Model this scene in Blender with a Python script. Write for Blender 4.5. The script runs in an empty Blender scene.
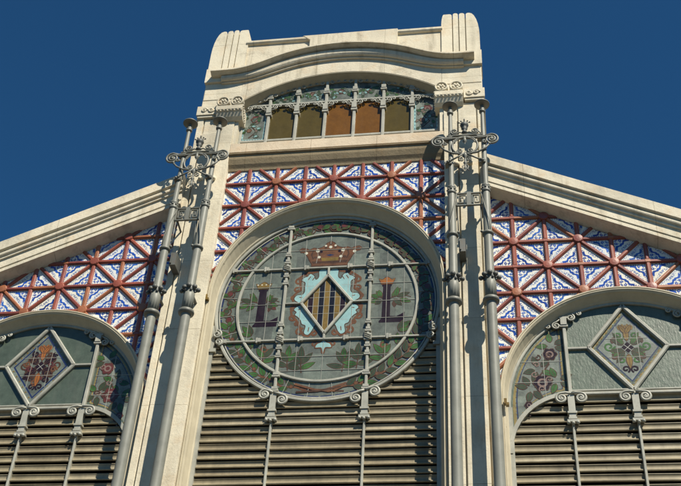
import bpy, bmesh, math, random
from math import sin, cos, pi, sqrt, atan2, radians
from mathutils import Vector, Matrix
random.seed(7)
scene = bpy.context.scene
S = 0.6            # metres per design unit (one ceramic cell of the facade)
GZ = -24.1         # ground level in design units

# ------------------------------------------------------------------ camera
CAM = dict(f=1049.9, yaw=-0.182, pitch=0.687, roll=0.068, loc=(5.169, -26.071, -21.402))
cy, sy = cos(CAM['yaw']), sin(CAM['yaw']); cp, sp = cos(CAM['pitch']), sin(CAM['pitch'])
fw = Vector((sy*cp, cy*cp, sp)); rt = Vector((cy, -sy, 0)); up = rt.cross(fw)
cr, sr = cos(CAM['roll']), sin(CAM['roll'])
r2 = cr*rt + sr*up; u2 = -sr*rt + cr*up
cd = bpy.data.cameras.new('camera'); cam = bpy.data.objects.new('camera', cd)
scene.collection.objects.link(cam)
cd.sensor_width = 36; cd.lens = 36*CAM['f']/681; cd.clip_end = 2000; cd.clip_start = 0.1
cam.matrix_world = Matrix(((r2.x, u2.x, -fw.x, CAM['loc'][0]*S), (r2.y, u2.y, -fw.y, CAM['loc'][1]*S),
                           (r2.z, u2.z, -fw.z, CAM['loc'][2]*S), (0, 0, 0, 1)))
scene.camera = cam

# ------------------------------------------------------------------ light
SUN = Vector((0.78, -1.0, 1.48)).normalized()        # towards the sun
elev = math.asin(SUN.z); azim = atan2(SUN.x, SUN.y)
w = bpy.data.worlds.new("World"); scene.world = w; w.use_nodes = True
nt = w.node_tree; bg = nt.nodes['Background']
sky = nt.nodes.new('ShaderNodeTexSky'); sky.sky_type = 'NISHITA'; sky.sun_disc = False
sky.sun_elevation = elev; sky.sun_rotation = azim
sky.altitude = 0; sky.air_density = 1.0; sky.dust_density = 0.0; sky.ozone_density = 10.0
tint = nt.nodes.new('ShaderNodeMix'); tint.data_type = 'RGBA'; tint.blend_type = 'MULTIPLY'      # deep polarised blue
tint.inputs[0].default_value = 1.0; tint.inputs[7].default_value = (0.56, 1.16, 1.27, 1)
nt.links.new(sky.outputs[0], tint.inputs[6]); nt.links.new(tint.outputs[2], bg.inputs[0]); bg.inputs[1].default_value = 0.041
sd = bpy.data.lights.new('sun', 'SUN'); so = bpy.data.objects.new('sun', sd); scene.collection.objects.link(so)
sd.energy = 5.0; sd.angle = radians(0.5); sd.color = (1, 0.93, 0.79)
so.rotation_euler = SUN.to_track_quat('Z', 'Y').to_euler(); so.location = (10, -30, 30)
vs = scene.view_settings; vs.view_transform = 'Standard'; vs.look = 'None'; vs.exposure = 0.52; vs.gamma = 1
vs.use_curve_mapping = False

# ------------------------------------------------------------------ helpers
def link(o): scene.collection.objects.link(o)
def tag(o, label=None, cat=None, group=None, kind=None):
    if label: o['label'] = label
    if cat: o['category'] = cat
    if group: o['group'] = group
    if kind: o['kind'] = kind
    return o
def empty(name, loc):
    o = bpy.data.objects.new(name, None); link(o); o.location = [c*S for c in loc]
    o.empty_display_size = 0.3
    return o
def root_of(o):
    while o.parent: o = o.parent
    return o

class MB:
    def __init__(s): s.v = []; s.f = []; s.m = []; s.sm = []; s.cur = 0; s.smooth = False
    def mat(s, i): s.cur = i; return s
    def add(s, vs, fs, smooth=None):
        b = len(s.v); s.v += [tuple(p) for p in vs]
        for f in fs:
            s.f.append([b+i for i in f]); s.m.append(s.cur); s.sm.append(s.smooth if smooth is None else smooth)
        return s
    def box(s, x0, x1, y0, y1, z0, z1):
        return s.add([(x, y, z) for z in (z0, z1) for y in (y0, y1) for x in (x0, x1)],
                     [(0, 2, 3, 1), (4, 5, 7, 6), (0, 1, 5, 4), (2, 6, 7, 3), (0, 4, 6, 2), (1, 3, 7, 5)])
    def prism(s, poly, y0, y1, back=True):
        """polygon in the XZ plane, from y0 (front) to y1 (back)"""
        n = len(poly)
        a = sum(poly[i][0]*poly[(i+1) % n][1]-poly[(i+1) % n][0]*poly[i][1] for i in range(n))
        if a < 0: poly = poly[::-1]
        vs = [(x, y0, z) for x, z in poly]+[(x, y1, z) for x, z in poly]
        fs = [tuple(range(n))]+([tuple(range(2*n-1, n-1, -1))] if back else [])
        fs += [(i, n+i, n+(i+1) % n, (i+1) % n) for i in range(n)]
        return s.add(vs, fs, False)
    def sheet(s, poly, y):
        n = len(poly)
        a = sum(poly[i][0]*poly[(i+1) % n][1]-poly[(i+1) % n][0]*poly[i][1] for i in range(n))
        if a < 0: poly = poly[::-1]
        return s.add([(x, y, z) for x, z in poly], [tuple(range(n))], False)
    def tube(s, pts, r, n=8, closed=False, cap=True):
        P = [Vector(p) for p in pts]; m = len(P)
        rr = r if isinstance(r, (list, tuple)) else [r]*m
        T = []
        for i in range(m):
            a = P[(i-1) % m] if (closed or i > 0) else P[i]; b = P[(i+1) % m] if (closed or i < m-1) else P[i]
            t = (b-a); T.append(t.normalized() if t.length > 1e-9 else Vector((0, 0, 1)))
        nrm = T[0].orthogonal().normalized(); vs = []
        for i in range(m):
            nrm = (nrm-T[i]*nrm.dot(T[i])).normalized(); bn = T[i].cross(nrm)
            for k in range(n):
                an = 2*pi*k/n; vs.append(P[i]+(nrm*cos(an)+bn*sin(an))*rr[i])
        fs = []
        for i in range(m if closed else m-1):
            j = (i+1) % m
            for k in range(n):
                l = (k+1) % n; fs.append((i*n+k, i*n+l, j*n+l, j*n+k))
        if cap and not closed: fs += [tuple(range(n-1, -1, -1)), tuple(range((m-1)*n, m*n))]
        return s.add(vs, fs, True)
    def lathe(s, prof, c=(0, 0, 0), n=20, flute=None):
        """profile [(r, z)] about a vertical axis"""
        vs = []
        for r, z in prof:
            for k in range(n):
                q = r*(0.9 if (flute and k % 2) else 1)
                vs.append((c[0]+q*cos(2*pi*k/n), c[1]+q*sin(2*pi*k/n), c[2]+z))
        fs = [(i*n+k, i*n+(k+1) % n, (i+1)*n+(k+1) % n, (i+1)*n+k) for i in range(len(prof)-1) for k in range(n)]
        fs += [tuple(range(n-1, -1, -1)), tuple(range((len(prof)-1)*n, len(prof)*n))]
        return s.add(vs, fs, True)
    def ball(s, c, r, n=10, sc=(1, 1, 1)):
        vs = []; m = n//2
        for i in range(m+1):
            a = pi*i/m
            for k in range(n):
                b = 2*pi*k/n; vs.append((c[0]+r*sc[0]*sin(a)*cos(b), c[1]+r*sc[1]*sin(a)*sin(b), c[2]-r*sc[2]*cos(a)))
        return s.add(vs, [(i*n+k, i*n+(k+1) % n, (i+1)*n+(k+1) % n, (i+1)*n+k) for i in range(m) for k in range(n)], True)
    def bar(s, p, q, wd, y0, y1, ch=0.0):
        """straight bar in the XZ plane between two points; y0 front, y1 back; ch = chamfer of the front edges"""
        dx, dz = q[0]-p[0], q[1]-p[1]; L = sqrt(dx*dx+dz*dz)
        if L < 1e-6: return s
        nx, nz = -dz/L*wd/2, dx/L*wd/2; k = 1-ch*2/wd if wd else 1
        vs = []
        for e in (p, q):
            vs += [(e[0]+nx, y1, e[1]+nz), (e[0]+nx, y0+ch, e[1]+nz), (e[0]+nx*k, y0, e[1]+nz*k),
                   (e[0]-nx*k, y0, e[1]-nz*k), (e[0]-nx, y0+ch, e[1]-nz), (e[0]-nx, y1, e[1]-nz)]
        fs = [(i, i+1, i+7, i+6) for i in range(5)]+[(5, 0, 6, 11), (5, 4, 3, 2, 1, 0), (6, 7, 8, 9, 10, 11)]
        return s.add(vs, fs, False)
    def ring(s, c, r0, r1, y0, y1, a0=0, a1=2*pi, n=72, ch=0.0):
        """flat ring band in the XZ plane"""
        closed = abs(a1-a0-2*pi) < 1e-6
        prof = [(r1, y1), (r1, y0+ch), (r1-ch, y0), (r0+ch, y0), (r0, y0+ch), (r0, y1)]
        return s.arcsweep(c, prof, a0, a1, n, closed)
    def arcsweep(s, c, prof, a0, a1, n, closed=False):
        m = len(prof); vs = []; N = n if closed else n+1
        for i in range(N):
            a = a0+(a1-a0)*i/n
            for r, y in prof: vs.append((c[0]+r*cos(a), y, c[1]+r*sin(a)))
        fs = []
        for i in range(n):
            j = (i+1) % N
            for k in range(m):
                l = (k+1) % m; fs.append((i*m+k, i*m+l, j*m+l, j*m+k))
        if not closed: fs += [tuple(range(m)), tuple(range(N*m-1, (N-1)*m-1, -1))]
        return s.add(vs, fs, False)
    def grid(s, rows, smooth=False, closed=True, caps=True):
        """loft between equal-length loops"""
        m = len(rows[0]); vs = [p for r in rows for p in r]; fs = []
        for i in range(len(rows)-1):
            for k in range(m if closed else m-1):
                l = (k+1) % m; fs.append((i*m+k, i*m+l, (i+1)*m+l, (i+1)*m+k))
        if caps: fs += [tuple(range(m)), tuple(range(len(rows)*m-1, (len(rows)-1)*m-1, -1))]
        return s.add(vs, fs, smooth)
    def build(s, name, mats, parent=None, bevel=0, auto=False):
        me = bpy.data.meshes.new(name)
        off = Vector((0, 0, 0))
        if parent is not None: off = root_of(parent).location
        me.from_pydata([tuple(Vector(p)*S-off) for p in s.v], [], s.f)
        me.polygons.foreach_set('material_index', s.m); me.polygons.foreach_set('use_smooth', s.sm)
        for m_ in (mats if isinstance(mats, (list, tuple)) else [mats]): me.materials.append(m_)
        bm = bmesh.new(); bm.from_mesh(me)
        big = [f for f in bm.faces if len(f.verts) > 4]
        if big: bmesh.ops.triangulate(bm, faces=big, ngon_method='EAR_CLIP')
        bmesh.ops.recalc_face_normals(bm, faces=bm.faces[:]) if auto else None
        bm.to_mesh(me); bm.free(); me.validate(); me.update()
        o = bpy.data.objects.new(name, me); link(o)
        if parent is not None: o.parent = parent
        if bevel:
            b = o.modifiers.new('bevel', 'BEVEL'); b.width = bevel*S; b.segments = 2; b.limit_method = 'ANGLE'; b.angle_limit = radians(40)
        return o
def one(name, mat, parent, *a): return MB().tube(*a).build(name, mat, parent)
def copy_tree(o, parent=None):
    c = o.copy(); link(c)
    if parent is not None: c.parent = parent
    for ch in list(o.children): copy_tree(ch, c)
    return c
def arc(c, r, a0, a1, n=12, sx=1, sz=1):
    return [(c[0]+r*sx*cos(a0+(a1-a0)*i/n), c[1]+r*sz*sin(a0+(a1-a0)*i/n)) for i in range(n+1)]
def spiral(c, r, a0, turns, n=26, end=0.18):
    """volute that starts on radius r at angle a0 and winds inwards"""
    return [(c[0]+r*(1-(1-end)*i/n)*cos(a0+2*pi*turns*i/n), c[1]+r*(1-(1-end)*i/n)*sin(a0+2*pi*turns*i/n)) for i in range(n+1)]
def P3(pts, y): return [(x, y, z) for x, z in pts]

# ------------------------------------------------------------------ materials
class NG:
    def __init__(s, name):
        s.m = bpy.data.materials.new(name); s.m.use_nodes = True; s.t = s.m.node_tree; s.b = s.t.nodes['Principled BSDF']
        s.tc = s.t.nodes.new('ShaderNodeTexCoord').outputs['Object']
    def n(s, typ, **kw):
        x = s.t.nodes.new(typ)
        for k, v in kw.items(): setattr(x, k, v)
        return x
    def L(s, a, b): s.t.links.new(a, b)
    def map(s, scale):
        x = s.n('ShaderNodeMapping'); x.inputs['Scale'].default_value = scale; s.L(s.tc, x.inputs[0]); return x.outputs[0]
    def noise(s, scale, detail=4, rough=0.6, vec=None):
        x = s.n('ShaderNodeTexNoise'); x.inputs['Scale'].default_value = scale; x.inputs['Detail'].default_value = detail
        x.inputs['Roughness'].default_value = rough; s.L(vec or s.tc, x.inputs[0]); return x.outputs[0]
    def ramp(s, fac, stops):
        x = s.n('ShaderNodeValToRGB'); e = x.color_ramp.elements
        while len(e) < len(stops): e.new(0.5)
        for i, (p, c) in enumerate(stops): e[i].position = p; e[i].color = tuple(c)+(1,) if len(c) == 3 else c
        s.L(fac, x.inputs[0]); return x.outputs[0]
    def mix(s, fac, a, b, mode='MIX'):
        x = s.n('ShaderNodeMix', data_type='RGBA', blend_type=mode)
        for sock, v in ((x.inputs[0], fac), (x.inputs[6], a), (x.inputs[7], b)):
            if isinstance(v, (int, float)): sock.default_value = v
            elif isinstance(v, tuple): sock.default_value = v+(1,) if len(v) == 3 else v
            else: s.L(v, sock)
        return x.outputs[2]
    def math(s, op, a, b=None):
        x = s.n('ShaderNodeMath', operation=op)
        for i, v in enumerate((a, b)):
            if v is None: continue
            if isinstance(v, (int, float)): x.inputs[i].default_value = v
            else: s.L(v, x.inputs[i])
        return x.outputs[0]
    def sep(s, vec=None):
        x = s.n('ShaderNodeSeparateXYZ'); s.L(vec or s.tc, x.inputs[0]); return x.outputs
    def color(s, c): (s.L(c, s.b.inputs['Base Color']) if not isinstance(c, tuple) else setattr(s.b.inputs['Base Color'], 'default_value', c+(1,)))
    def rough(s, r): (s.L(r, s.b.inputs['Roughness']) if not isinstance(r, (int, float)) else setattr(s.b.inputs['Roughness'], 'default_value', r))
    def bump(s, h, strength=0.3, dist=0.01):
        x = s.n('ShaderNodeBump'); x.inputs['Strength'].default_value = strength; x.inputs['Distance'].default_value = dist
        s.L(h, x.inputs['Height']); s.L(x.outputs[0], s.b.inputs['Normal'])
    def spec(s, v): s.b.inputs['Specular IOR Level'].default_value = v

def stone(name, base, joint=None, stain=0.5, speck=0.25):
    g = NG(name)
    big = g.ramp(g.noise(0.9, 5), [(0.3, [c*0.72 for c in base]), (0.52, base), (0.8, [min(1, c*1.15) for c in base])])
    patch = g.ramp(g.noise(2.7, 6, 0.7), [(0.52, (0, 0, 0)), (0.70, (1, 1, 1))])
    c = g.mix(g.math('MULTIPLY', patch, 0.42), big, (base[0]*0.95, base[1]*0.74, base[2]*0.55))
    drip = g.ramp(g.noise(1.0, 5, 0.65, g.map((5.0, 5.0, 0.7))), [(0.52, (0, 0, 0)), (0.78, (1, 1, 1))])
    c = g.mix(g.math('MULTIPLY', drip, stain), c, (base[0]*0.42, base[1]*0.40, base[2]*0.36))
    soot = g.ramp(g.noise(1.7, 9, 0.78), [(0.56, (0, 0, 0)), (0.68, (1, 1, 1))])
    c = g.mix(g.math('MULTIPLY', soot, stain*0.75), c, (base[0]*0.36, base[1]*0.34, base[2]*0.31))
    pit = g.ramp(g.noise(13, 8, 0.75), [(0.61, (0, 0, 0)), (0.69, (1, 1, 1))])
    c = g.mix(g.math('MULTIPLY', pit, 0.55), c, (base[0]*0.55, base[1]*0.48, base[2]*0.38))
    sp_ = g.ramp(g.noise(55, 3, 0.7), [(0.58, (0, 0, 0)), (0.72, (1, 1, 1))])
    c = g.mix(g.math('MULTIPLY', sp_, speck), c, (base[0]*0.5, base[1]*0.46, base[2]*0.40))
    if joint:
        px, pz = joint; o = g.sep()
        wob = g.math('MULTIPLY', g.noise(1.5, 2), 0.02)
        ms = []
        for ax, per, ph in ((0, px, 0.37), (2, pz, 0.21)):
            if not per: continue
            q = g.math('ADD', g.math('ADD', o[ax], wob), per*ph+200*per)
            f = g.math('MODULO', q, per)
            ms.append(g.math('LESS_THAN', f, 0.011))
        jm = ms[0] if len(ms) == 1 else g.math('MAXIMUM', ms[0], ms[1])
        jm = g.math('MULTIPLY', jm, g.math('MULTIPLY', g.noise(4, 3), 1.0))
        c = g.mix(jm, c, (base[0]*0.30, base[1]*0.27, base[2]*0.22))
    g.color(c); g.rough(0.86); g.spec(0.25)
    g.bump(g.noise(15, 8, 0.75), 0.5, 0.02)
    return g.m
def paint(name, base, rough=0.45, var=0.15, metal=0.0, streak=0.0, bump=0.08, spec=0.5, rust=0.0):
    g = NG(name)
    c = g.ramp(g.noise(3.5, 5, 0.65), [(0.3, [k*(1-var) for k in base]), (0.7, [min(1, k*(1+var)) for k in base])])
    if streak:
        d = g.ramp(g.noise(1.0, 5, 0.7, g.map((9, 9, 0.8))), [(0.48, (0, 0, 0)), (0.75, (1, 1, 1))])
        c = g.mix(g.math('MULTIPLY', d, streak), c, tuple(k*0.45 for k in base))
    if rust:
        d = g.ramp(g.noise(7, 6, 0.75), [(0.55, (0, 0, 0)), (0.66, (1, 1, 1))])
        c = g.mix(g.math('MULTIPLY', d, rust), c, (0.11, 0.062, 0.032))
    g.color(c); g.rough(rough); g.b.inputs['Metallic'].default_value = metal; g.spec(spec)
    g.bump(g.noise(30, 4), bump, 0.006)
    return g.m
def glassy(name, base, var=0.3, rough=0.3, cell=0.0, spec=0.5, ribbed=False, bumpy=0.12, dirt=0.25):
    """stained or obscured window glass seen from outside, backed by a dark room"""
    g = NG(name)
    c = g.ramp(g.noise(6, 6, 0.75), [(0.25, [k*(1-var) for k in base]), (0.75, [min(1, k*(1+var)) for k in base])])
    if cell:
        o = g.sep()
        cx_ = g.math('FLOOR', g.math('DIVIDE', o[0], cell)); cz_ = g.math('FLOOR', g.math('DIVIDE', o[2], cell))
        cb = g.n('ShaderNodeCombineXYZ'); g.L(cx_, cb.inputs[0]); g.L(cz_, cb.inputs[2])
        wn = g.n('ShaderNodeTexWhiteNoise'); g.L(cb.outputs[0], wn.inputs[0])
        f = g.ramp(wn.outputs['Value'], [(0, (0.72, 0.72, 0.72)), (1, (1.25, 1.28, 1.22))])
        c = g.mix(1.0, c, f, 'MULTIPLY')
    d = g.ramp(g.noise(1.2, 5, 0.7, g.map((4, 4, 1.2))), [(0.45, (0, 0, 0)), (0.8, (1, 1, 1))])
    c = g.mix(g.math('MULTIPLY', d, dirt), c, (0.20, 0.20, 0.17))
    g.color(c); g.rough(rough); g.spec(spec)
    if ribbed:
        g.bump(g.noise(1.0, 3, 0.6, g.map((26, 26, 11))), 0.30, 0.02)
    else: g.bump(g.noise(14, 4), bumpy, 0.02)
    return g.m
M = {}
M['stone'] = stone('limestone', (0.66, 0.60, 0.465), (0, 1.62), 0.45, 0.4)
M['stone_c'] = stone('limestone coping', (0.65, 0.59, 0.46), (2.35, 0), 0.7, 0.55)
M['stone_w'] = stone('limestone cornice', (0.62, 0.56, 0.435), (1.55, 0), 0.75, 0.55)
M['stone_p'] = stone('pinkish sill stone', (0.60, 0.50, 0.37), (1.4, 0), 0.22, 0.5)
M['stone_b'] = stone('dark brown stone', (0.27, 0.215, 0.135), (1.4, 0), 0.6, 0.4)  # browner and much darker than the sill stone above it
M['cream'] = paint('cream glazed moulding', (0.516, 0.456, 0.327), 0.5, 0.10, streak=0.22)
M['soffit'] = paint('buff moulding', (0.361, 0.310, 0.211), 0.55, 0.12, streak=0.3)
M['terra_a'] = paint('terracotta glaze red', (0.265, 0.068, 0.040), 0.40, 0.25, streak=0.25, spec=0.6)
M['terra_b'] = paint('terracotta glaze orange', (0.310, 0.108, 0.046), 0.42, 0.25, streak=0.25, spec=0.6)
M['terra_c'] = paint('terracotta glaze maroon', (0.215, 0.056, 0.040), 0.38, 0.25, streak=0.25, spec=0.6)
TERRA = [M['terra_a'], M['terra_b'], M['terra_c']]
M['tile'] = paint('white tin glaze', (0.74, 0.73, 0.66), 0.2, 0.08, streak=0.12, spec=0.5, bump=0.05)
M['tile_b'] = paint('warm white tin glaze', (0.72, 0.69, 0.58), 0.25, 0.10, streak=0.25, spec=0.5, bump=0.05)
M['tile_c'] = paint('grey white tin glaze', (0.66, 0.67, 0.64), 0.18, 0.10, streak=0.2, spec=0.5, bump=0.05)
M['blue'] = paint('cobalt glaze', (0.022, 0.078, 0.360), 0.2, 0.5, spec=0.5)
M['blue_b'] = paint('worn cobalt glaze', (0.040, 0.115, 0.380), 0.25, 0.5, spec=0.5)
M['blue_c'] = paint('dark cobalt glaze', (0.018, 0.052, 0.260), 0.2, 0.5, spec=0.5)
M['blue_l'] = paint('pale cobalt glaze', (0.24, 0.34, 0.52), 0.2, 0.4, spec=0.5)
M['joint'] = paint('dark mortar', (0.10, 0.085, 0.07), 0.9, 0.3)
M['iron'] = paint('grey painted iron', (0.150, 0.153, 0.130), 0.5, 0.22, streak=0.4, rust=0.3)
M['iron_d'] = paint('dark weathered iron', (0.086, 0.090, 0.082), 0.55, 0.3, rust=0.4)
M['pole'] = paint('grey galvanised pole', (0.205, 0.208, 0.178), 0.5, 0.18, streak=0.4, rust=0.12, spec=0.35)
M['frame'] = paint('pale grey window iron', (0.331, 0.327, 0.276), 0.5, 0.25, streak=0.4, rust=0.3)
M['slat'] = paint('beige louvre', (0.245, 0.205, 0.129), 0.5, 0.25, streak=0.45)
M['slat_b'] = paint('faded louvre', (0.285, 0.245, 0.165), 0.55, 0.25, streak=0.5)
M['slat_c'] = paint('dusty brown louvre', (0.205, 0.168, 0.104), 0.5, 0.3, streak=0.5)
M['dark'] = paint('painted gap shade', (0.012, 0.012, 0.012), 0.9, 0.2)  # near-black colour standing in for the shadow between louvre slats
M['g_slate'] = glassy('grey green glass', (0.113, 0.130, 0.113), 0.55, 0.36, 0.33, dirt=0.35)
M['g_plain'] = glassy('dark green glass', (0.070, 0.092, 0.070), 0.3, 0.30)
M['g_rib'] = glassy('ribbed green glass', (0.095, 0.122, 0.092), 0.35, 0.40, ribbed=True, dirt=0.15)
M['g_border'] = glassy('border glass', (0.135, 0.153, 0.135), 0.6, 0.36, 0.2, dirt=0.4)
M['g_olive'] = glassy('olive amber glass', (0.082, 0.060, 0.014), 0.2, 0.16, dirt=0.05)
M['g_amber'] = glassy('amber glass', (0.150, 0.066, 0.011), 0.22, 0.16, dirt=0.05)
M['g_cyan'] = glassy('pale blue glass', (0.258, 0.430, 0.430), 0.25, 0.3, dirt=0.1)
M['g_brown'] = glassy('brown glass', (0.068, 0.034, 0.018), 0.5, 0.3, dirt=0.1)
M['g_rust'] = glassy('rust glass', (0.130, 0.058, 0.026), 0.5, 0.3, dirt=0.1)
M['g_gold'] = glassy('gold glass', (0.174, 0.111, 0.026), 0.4, 0.3, dirt=0.1)
M['g_orange'] = glassy('orange glass', (0.292, 0.099, 0.019), 0.4, 0.3, dirt=0.1)
M['g_black'] = glassy('black glass', (0.010, 0.010, 0.015), 0.3, 0.25, dirt=0.06)
M['g_plum'] = glassy('plum glass', (0.017, 0.007, 0.010), 0.35, 0.25, dirt=0.08)
M['g_green'] = glassy('leaf green glass', (0.034, 0.099, 0.022), 0.8, 0.3, dirt=0.1)
M['g_green2'] = glassy('dull green glass', (0.034, 0.052, 0.026), 0.5, 0.3, dirt=0.1)
M['g_red'] = glassy('red glass', (0.099, 0.026, 0.022), 0.5, 0.3, dirt=0.1)
M['g_pink'] = glassy('pink glass', (0.189, 0.129, 0.107), 0.4, 0.3, dirt=0.1)
M['g_pearl'] = glassy('pearl glass', (0.533, 0.516, 0.413), 0.15, 0.3, dirt=0.05)
M['g_blue'] = glassy('deep blue glass', (0.015, 0.026, 0.082), 0.5, 0.3, dirt=0.1)
M['g_yellow'] = glassy('yellow bead glass', (0.232, 0.181, 0.065), 0.4, 0.3, dirt=0.1)
M['lead'] = paint('lead came', (0.304, 0.304, 0.267), 0.5, 0.2)
M['ground'] = stone('paving stone', (0.055, 0.052, 0.046), (1.2, 0), 0.2)
M['roof'] = paint('grey roof', (0.20, 0.17, 0.14), 0.8, 0.25)

# ------------------------------------------------------------------ ground
g = MB(); g.add([(-900, -900, GZ), (900, -900, GZ), (900, 900, GZ), (-900, 900, GZ)], [(0, 1, 2, 3)])
tag(g.build('ground', M['ground']), kind='structure')

# ------------------------------------------------------------------ the building
hall = empty('market_hall', (0, 0.5, GZ))
tag(hall, 'cream stone market hall with stained glass arches and blue tiled gables', 'building')

# --- layout numbers, all in design units
PX0, PX1 = 3.80, 5.20          # pilaster inner and outer edge
ARC_R, ARC_Z = 3.77, -1.58     # central arch
SX, SARC_R, SARC_Z = 9.02, 3.74, -5.72      # side arches
OUT = 12.80                    # outer end of the side bays
COP = {-1: (2.97, 0.455), 1: (3.02, 0.492)}  # coping top edge: height at |x| = 6 and slope
def cop_z(s, ax): h, k = COP[s]; return h-k*(ax-6)

# --- pilasters
def ystrip(mb, pts, y0, y1): mb.prism(pts, y0, y1)
for s in (-1, 1):
    b = MB()
    X = lambda a, c: (min(s*a, s*c), max(s*a, s*c))
    b.box(*X(PX0, PX1), -0.225, 2.2, GZ, 9.0)
    b.box(*X(PX0, 4.26), -0.30, -0.222, GZ, 5.9)                 # inner strip
    b.box(*X(4.31, 4.93), -0.335, -0.222, GZ, 5.55)              # raised middle panel
    b.box(*X(4.98, PX1), -0.30, -0.222, GZ, 6.3)                # outer strip
    b.box(*X(PX0, 4.26), -0.27, -0.222, 5.903, 7.1)
    b.box(*X(4.98, PX1+0.06), -0.30, 2.1, 6.303, 7.0)
    b.box(*X(4.31, 4.93), -0.28, -0.222, 5.56, 6.3)
    p = b.build('pilaster', M['stone'], hall, 0.015)
    for x in (4.22, 4.66): k = MB(); k.lathe([(0.02, -0.10), (0.09, -0.06), (0.10, 0.03), (0.0, 0.08)], (s*x, -0.36, 3.27), 12); k.build('stone_knob', M['stone'], p)
    # wall clip
    kx, kz = (-3.78, -1.83) if s < 0 else (5.42, -5.94)
    c = MB(); c.box(kx-0.05, kx+0.03, -0.28, -0.13, kz-0.06, kz+0.10); c.box(kx, kx+0.09, -0.30, -0.16, kz-0.12, kz-0.045)
    c.build('wall_clip', M['g_gold'], p)
# outer pilasters at the ends of the side bays
for s in (-1, 1):
    X = lambda a, c: (min(s*a, s*c), max(s*a, s*c))
    b = MB(); b.box(*X(OUT, OUT+1.4), -0.3, 2.2, GZ, cop_z(s, OUT+1.4)-1.0); b.build('pilaster', M['stone'], hall, 0.015)

# --- tile panels: white panel, painted motifs, ceramic ribs, bosses
def ray_poly(c, a, poly):
    d = (cos(a), sin(a)); best = None
    for i in range(len(poly)):
        p, q = poly[i], poly[(i+1) % len(poly)]
        ex, ez = q[0]-p[0], q[1]-p[1]; den = d[0]*ez-d[1]*ex
        if abs(den) < 1e-9: continue
        t = ((p[0]-c[0])*ez-(p[1]-c[1])*ex)/den; u = ((p[0]-c[0])*d[1]-(p[1]-c[1])*d[0])/den
        if t > 0 and -1e-6 <= u <= 1+1e-6: best = t if best is None else min(best, t)
    return best
def inside(p, poly):
    r = False; n = len(poly)
    for i in range(n):
        a, b = poly[i], poly[(i+1) % n]
        if (a[1] > p[1]) != (b[1] > p[1]) and p[0] < (b[0]-a[0])*(p[1]-a[1])/(b[1]-a[1])+a[0]: r = not r
    return r
def motif():
    """painted decoration of one triangular half cell: polygons (t along the diagonal, d away from it) and tone"""
    out = []
    def stroke(pts, w, tone):
        L, R = [], []
        for i, (x, z) in enumerate(pts):
            a = pts[max(i-1, 0)]; b = pts[min(i+1, len(pts)-1)]
            dx, dz = b[0]-a[0], b[1]-a[1]; l = sqrt(dx*dx+dz*dz) or 1
            ww = w*(0.35+0.65*sin(pi*(0.12+0.76*i/(len(pts)-1))))
            L.append((x-dz/l*ww/2, z+dx/l*ww/2)); R.append((x+dz/l*ww/2, z-dx/l*ww/2))
        for i in range(len(pts)-1): out.append(([L[i], L[i+1], R[i+1], R[i]], tone))
    def blob(x, z, r, tone, n=7, el=1.0, rot=0.0):
        out.append(([(x+r*cos(2*pi*k/n)*cos(rot)-r*el*sin(2*pi*k/n)*sin(rot), z+r*cos(2*pi*k/n)*sin(rot)+r*el*sin(2*pi*k/n)*cos(rot)) for k in range(n)], tone))
    stroke([(-0.095, 0.295), (-0.05, 0.275), (0, 0.295), (0.05, 0.275), (0.095, 0.295)], 0.080, 0)
    for sgn in (-1, 1):
        stroke([(sgn*0.09, 0.30), (sgn*0.15, 0.325), (sgn*0.215, 0.295), (sgn*0.275, 0.225)], 0.080, 0)
        stroke([(sgn*0.25, 0.30), (sgn*0.29, 0.285), (sgn*0.33, 0.245)], 0.03, 0)
        stroke([(sgn*0.02, 0.20), (sgn*0.06, 0.155), (sgn*0.03, 0.11)], 0.022, 0)
        blob(sgn*0.13, 0.155, 0.020, 0, 5, 0.7, sgn*0.7); blob(sgn*0.25, 0.105, 0.020, 0, 5, 0.6, sgn*0.3); blob(sgn*0.34, 0.095, 0.018, 0, 5)
        stroke([(sgn*0.10, 0.105), (sgn*0.15, 0.118), (sgn*0.20, 0.10)], 0.02, 0)
        blob(sgn*0.40, 0.10, 0.016, 1, 5); blob(sgn*0.145, 0.475, 0.02, 1, 5); stroke([(sgn*0.03, 0.47), (sgn*0.05, 0.50), (sgn*0.03, 0.54)], 0.018, 0)
        blob(sgn*0.235, 0.345, 0.018, 0, 5); blob(sgn*0.56, 0.075, 0.016, 0, 5)
    for sgn in (-1, 1):
        blob(sgn*0.085, 0.425, 0.048, 0); blob(sgn*0.085, 0.425, 0.016, 2, 6)
        stroke([(sgn*0.02, 0.345), (sgn*0.05, 0.385), (sgn*0.11, 0.365)], 0.02, 0)
        blob(sgn*0.19, 0.385, 0.024, 0, 6, 0.6, sgn*0.8)
        stroke([(sgn*0.30, 0.20), (sgn*0.36, 0.245), (sgn*0.41, 0.20), (sgn*0.37, 0.165)], 0.026, 0)
        stroke([(sgn*0.42, 0.12), (sgn*0.48, 0.15), (sgn*0.53, 0.11)], 0.02, 0)
        blob(sgn*0.30, 0.125, 0.026, 1, 6, 0.5, sgn*0.4); blob(sgn*0.20, 0.145, 0.022, 1, 6, 0.5, -sgn*0.5)
        blob(sgn*0.45, 0.20, 0.016, 0, 5)
        stroke([(sgn*0.03, 0.15), (sgn*0.08, 0.19), (sgn*0.14, 0.17)], 0.020, 1)
        blob(sgn*0.06, 0.535, 0.018, 1, 5)
    blob(0, 0.50, 0.030, 0, 6); blob(0, 0.59, 0.018, 0, 5); blob(0, 0.15, 0.02, 0, 6)
    return out
MOT = motif()
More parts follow.
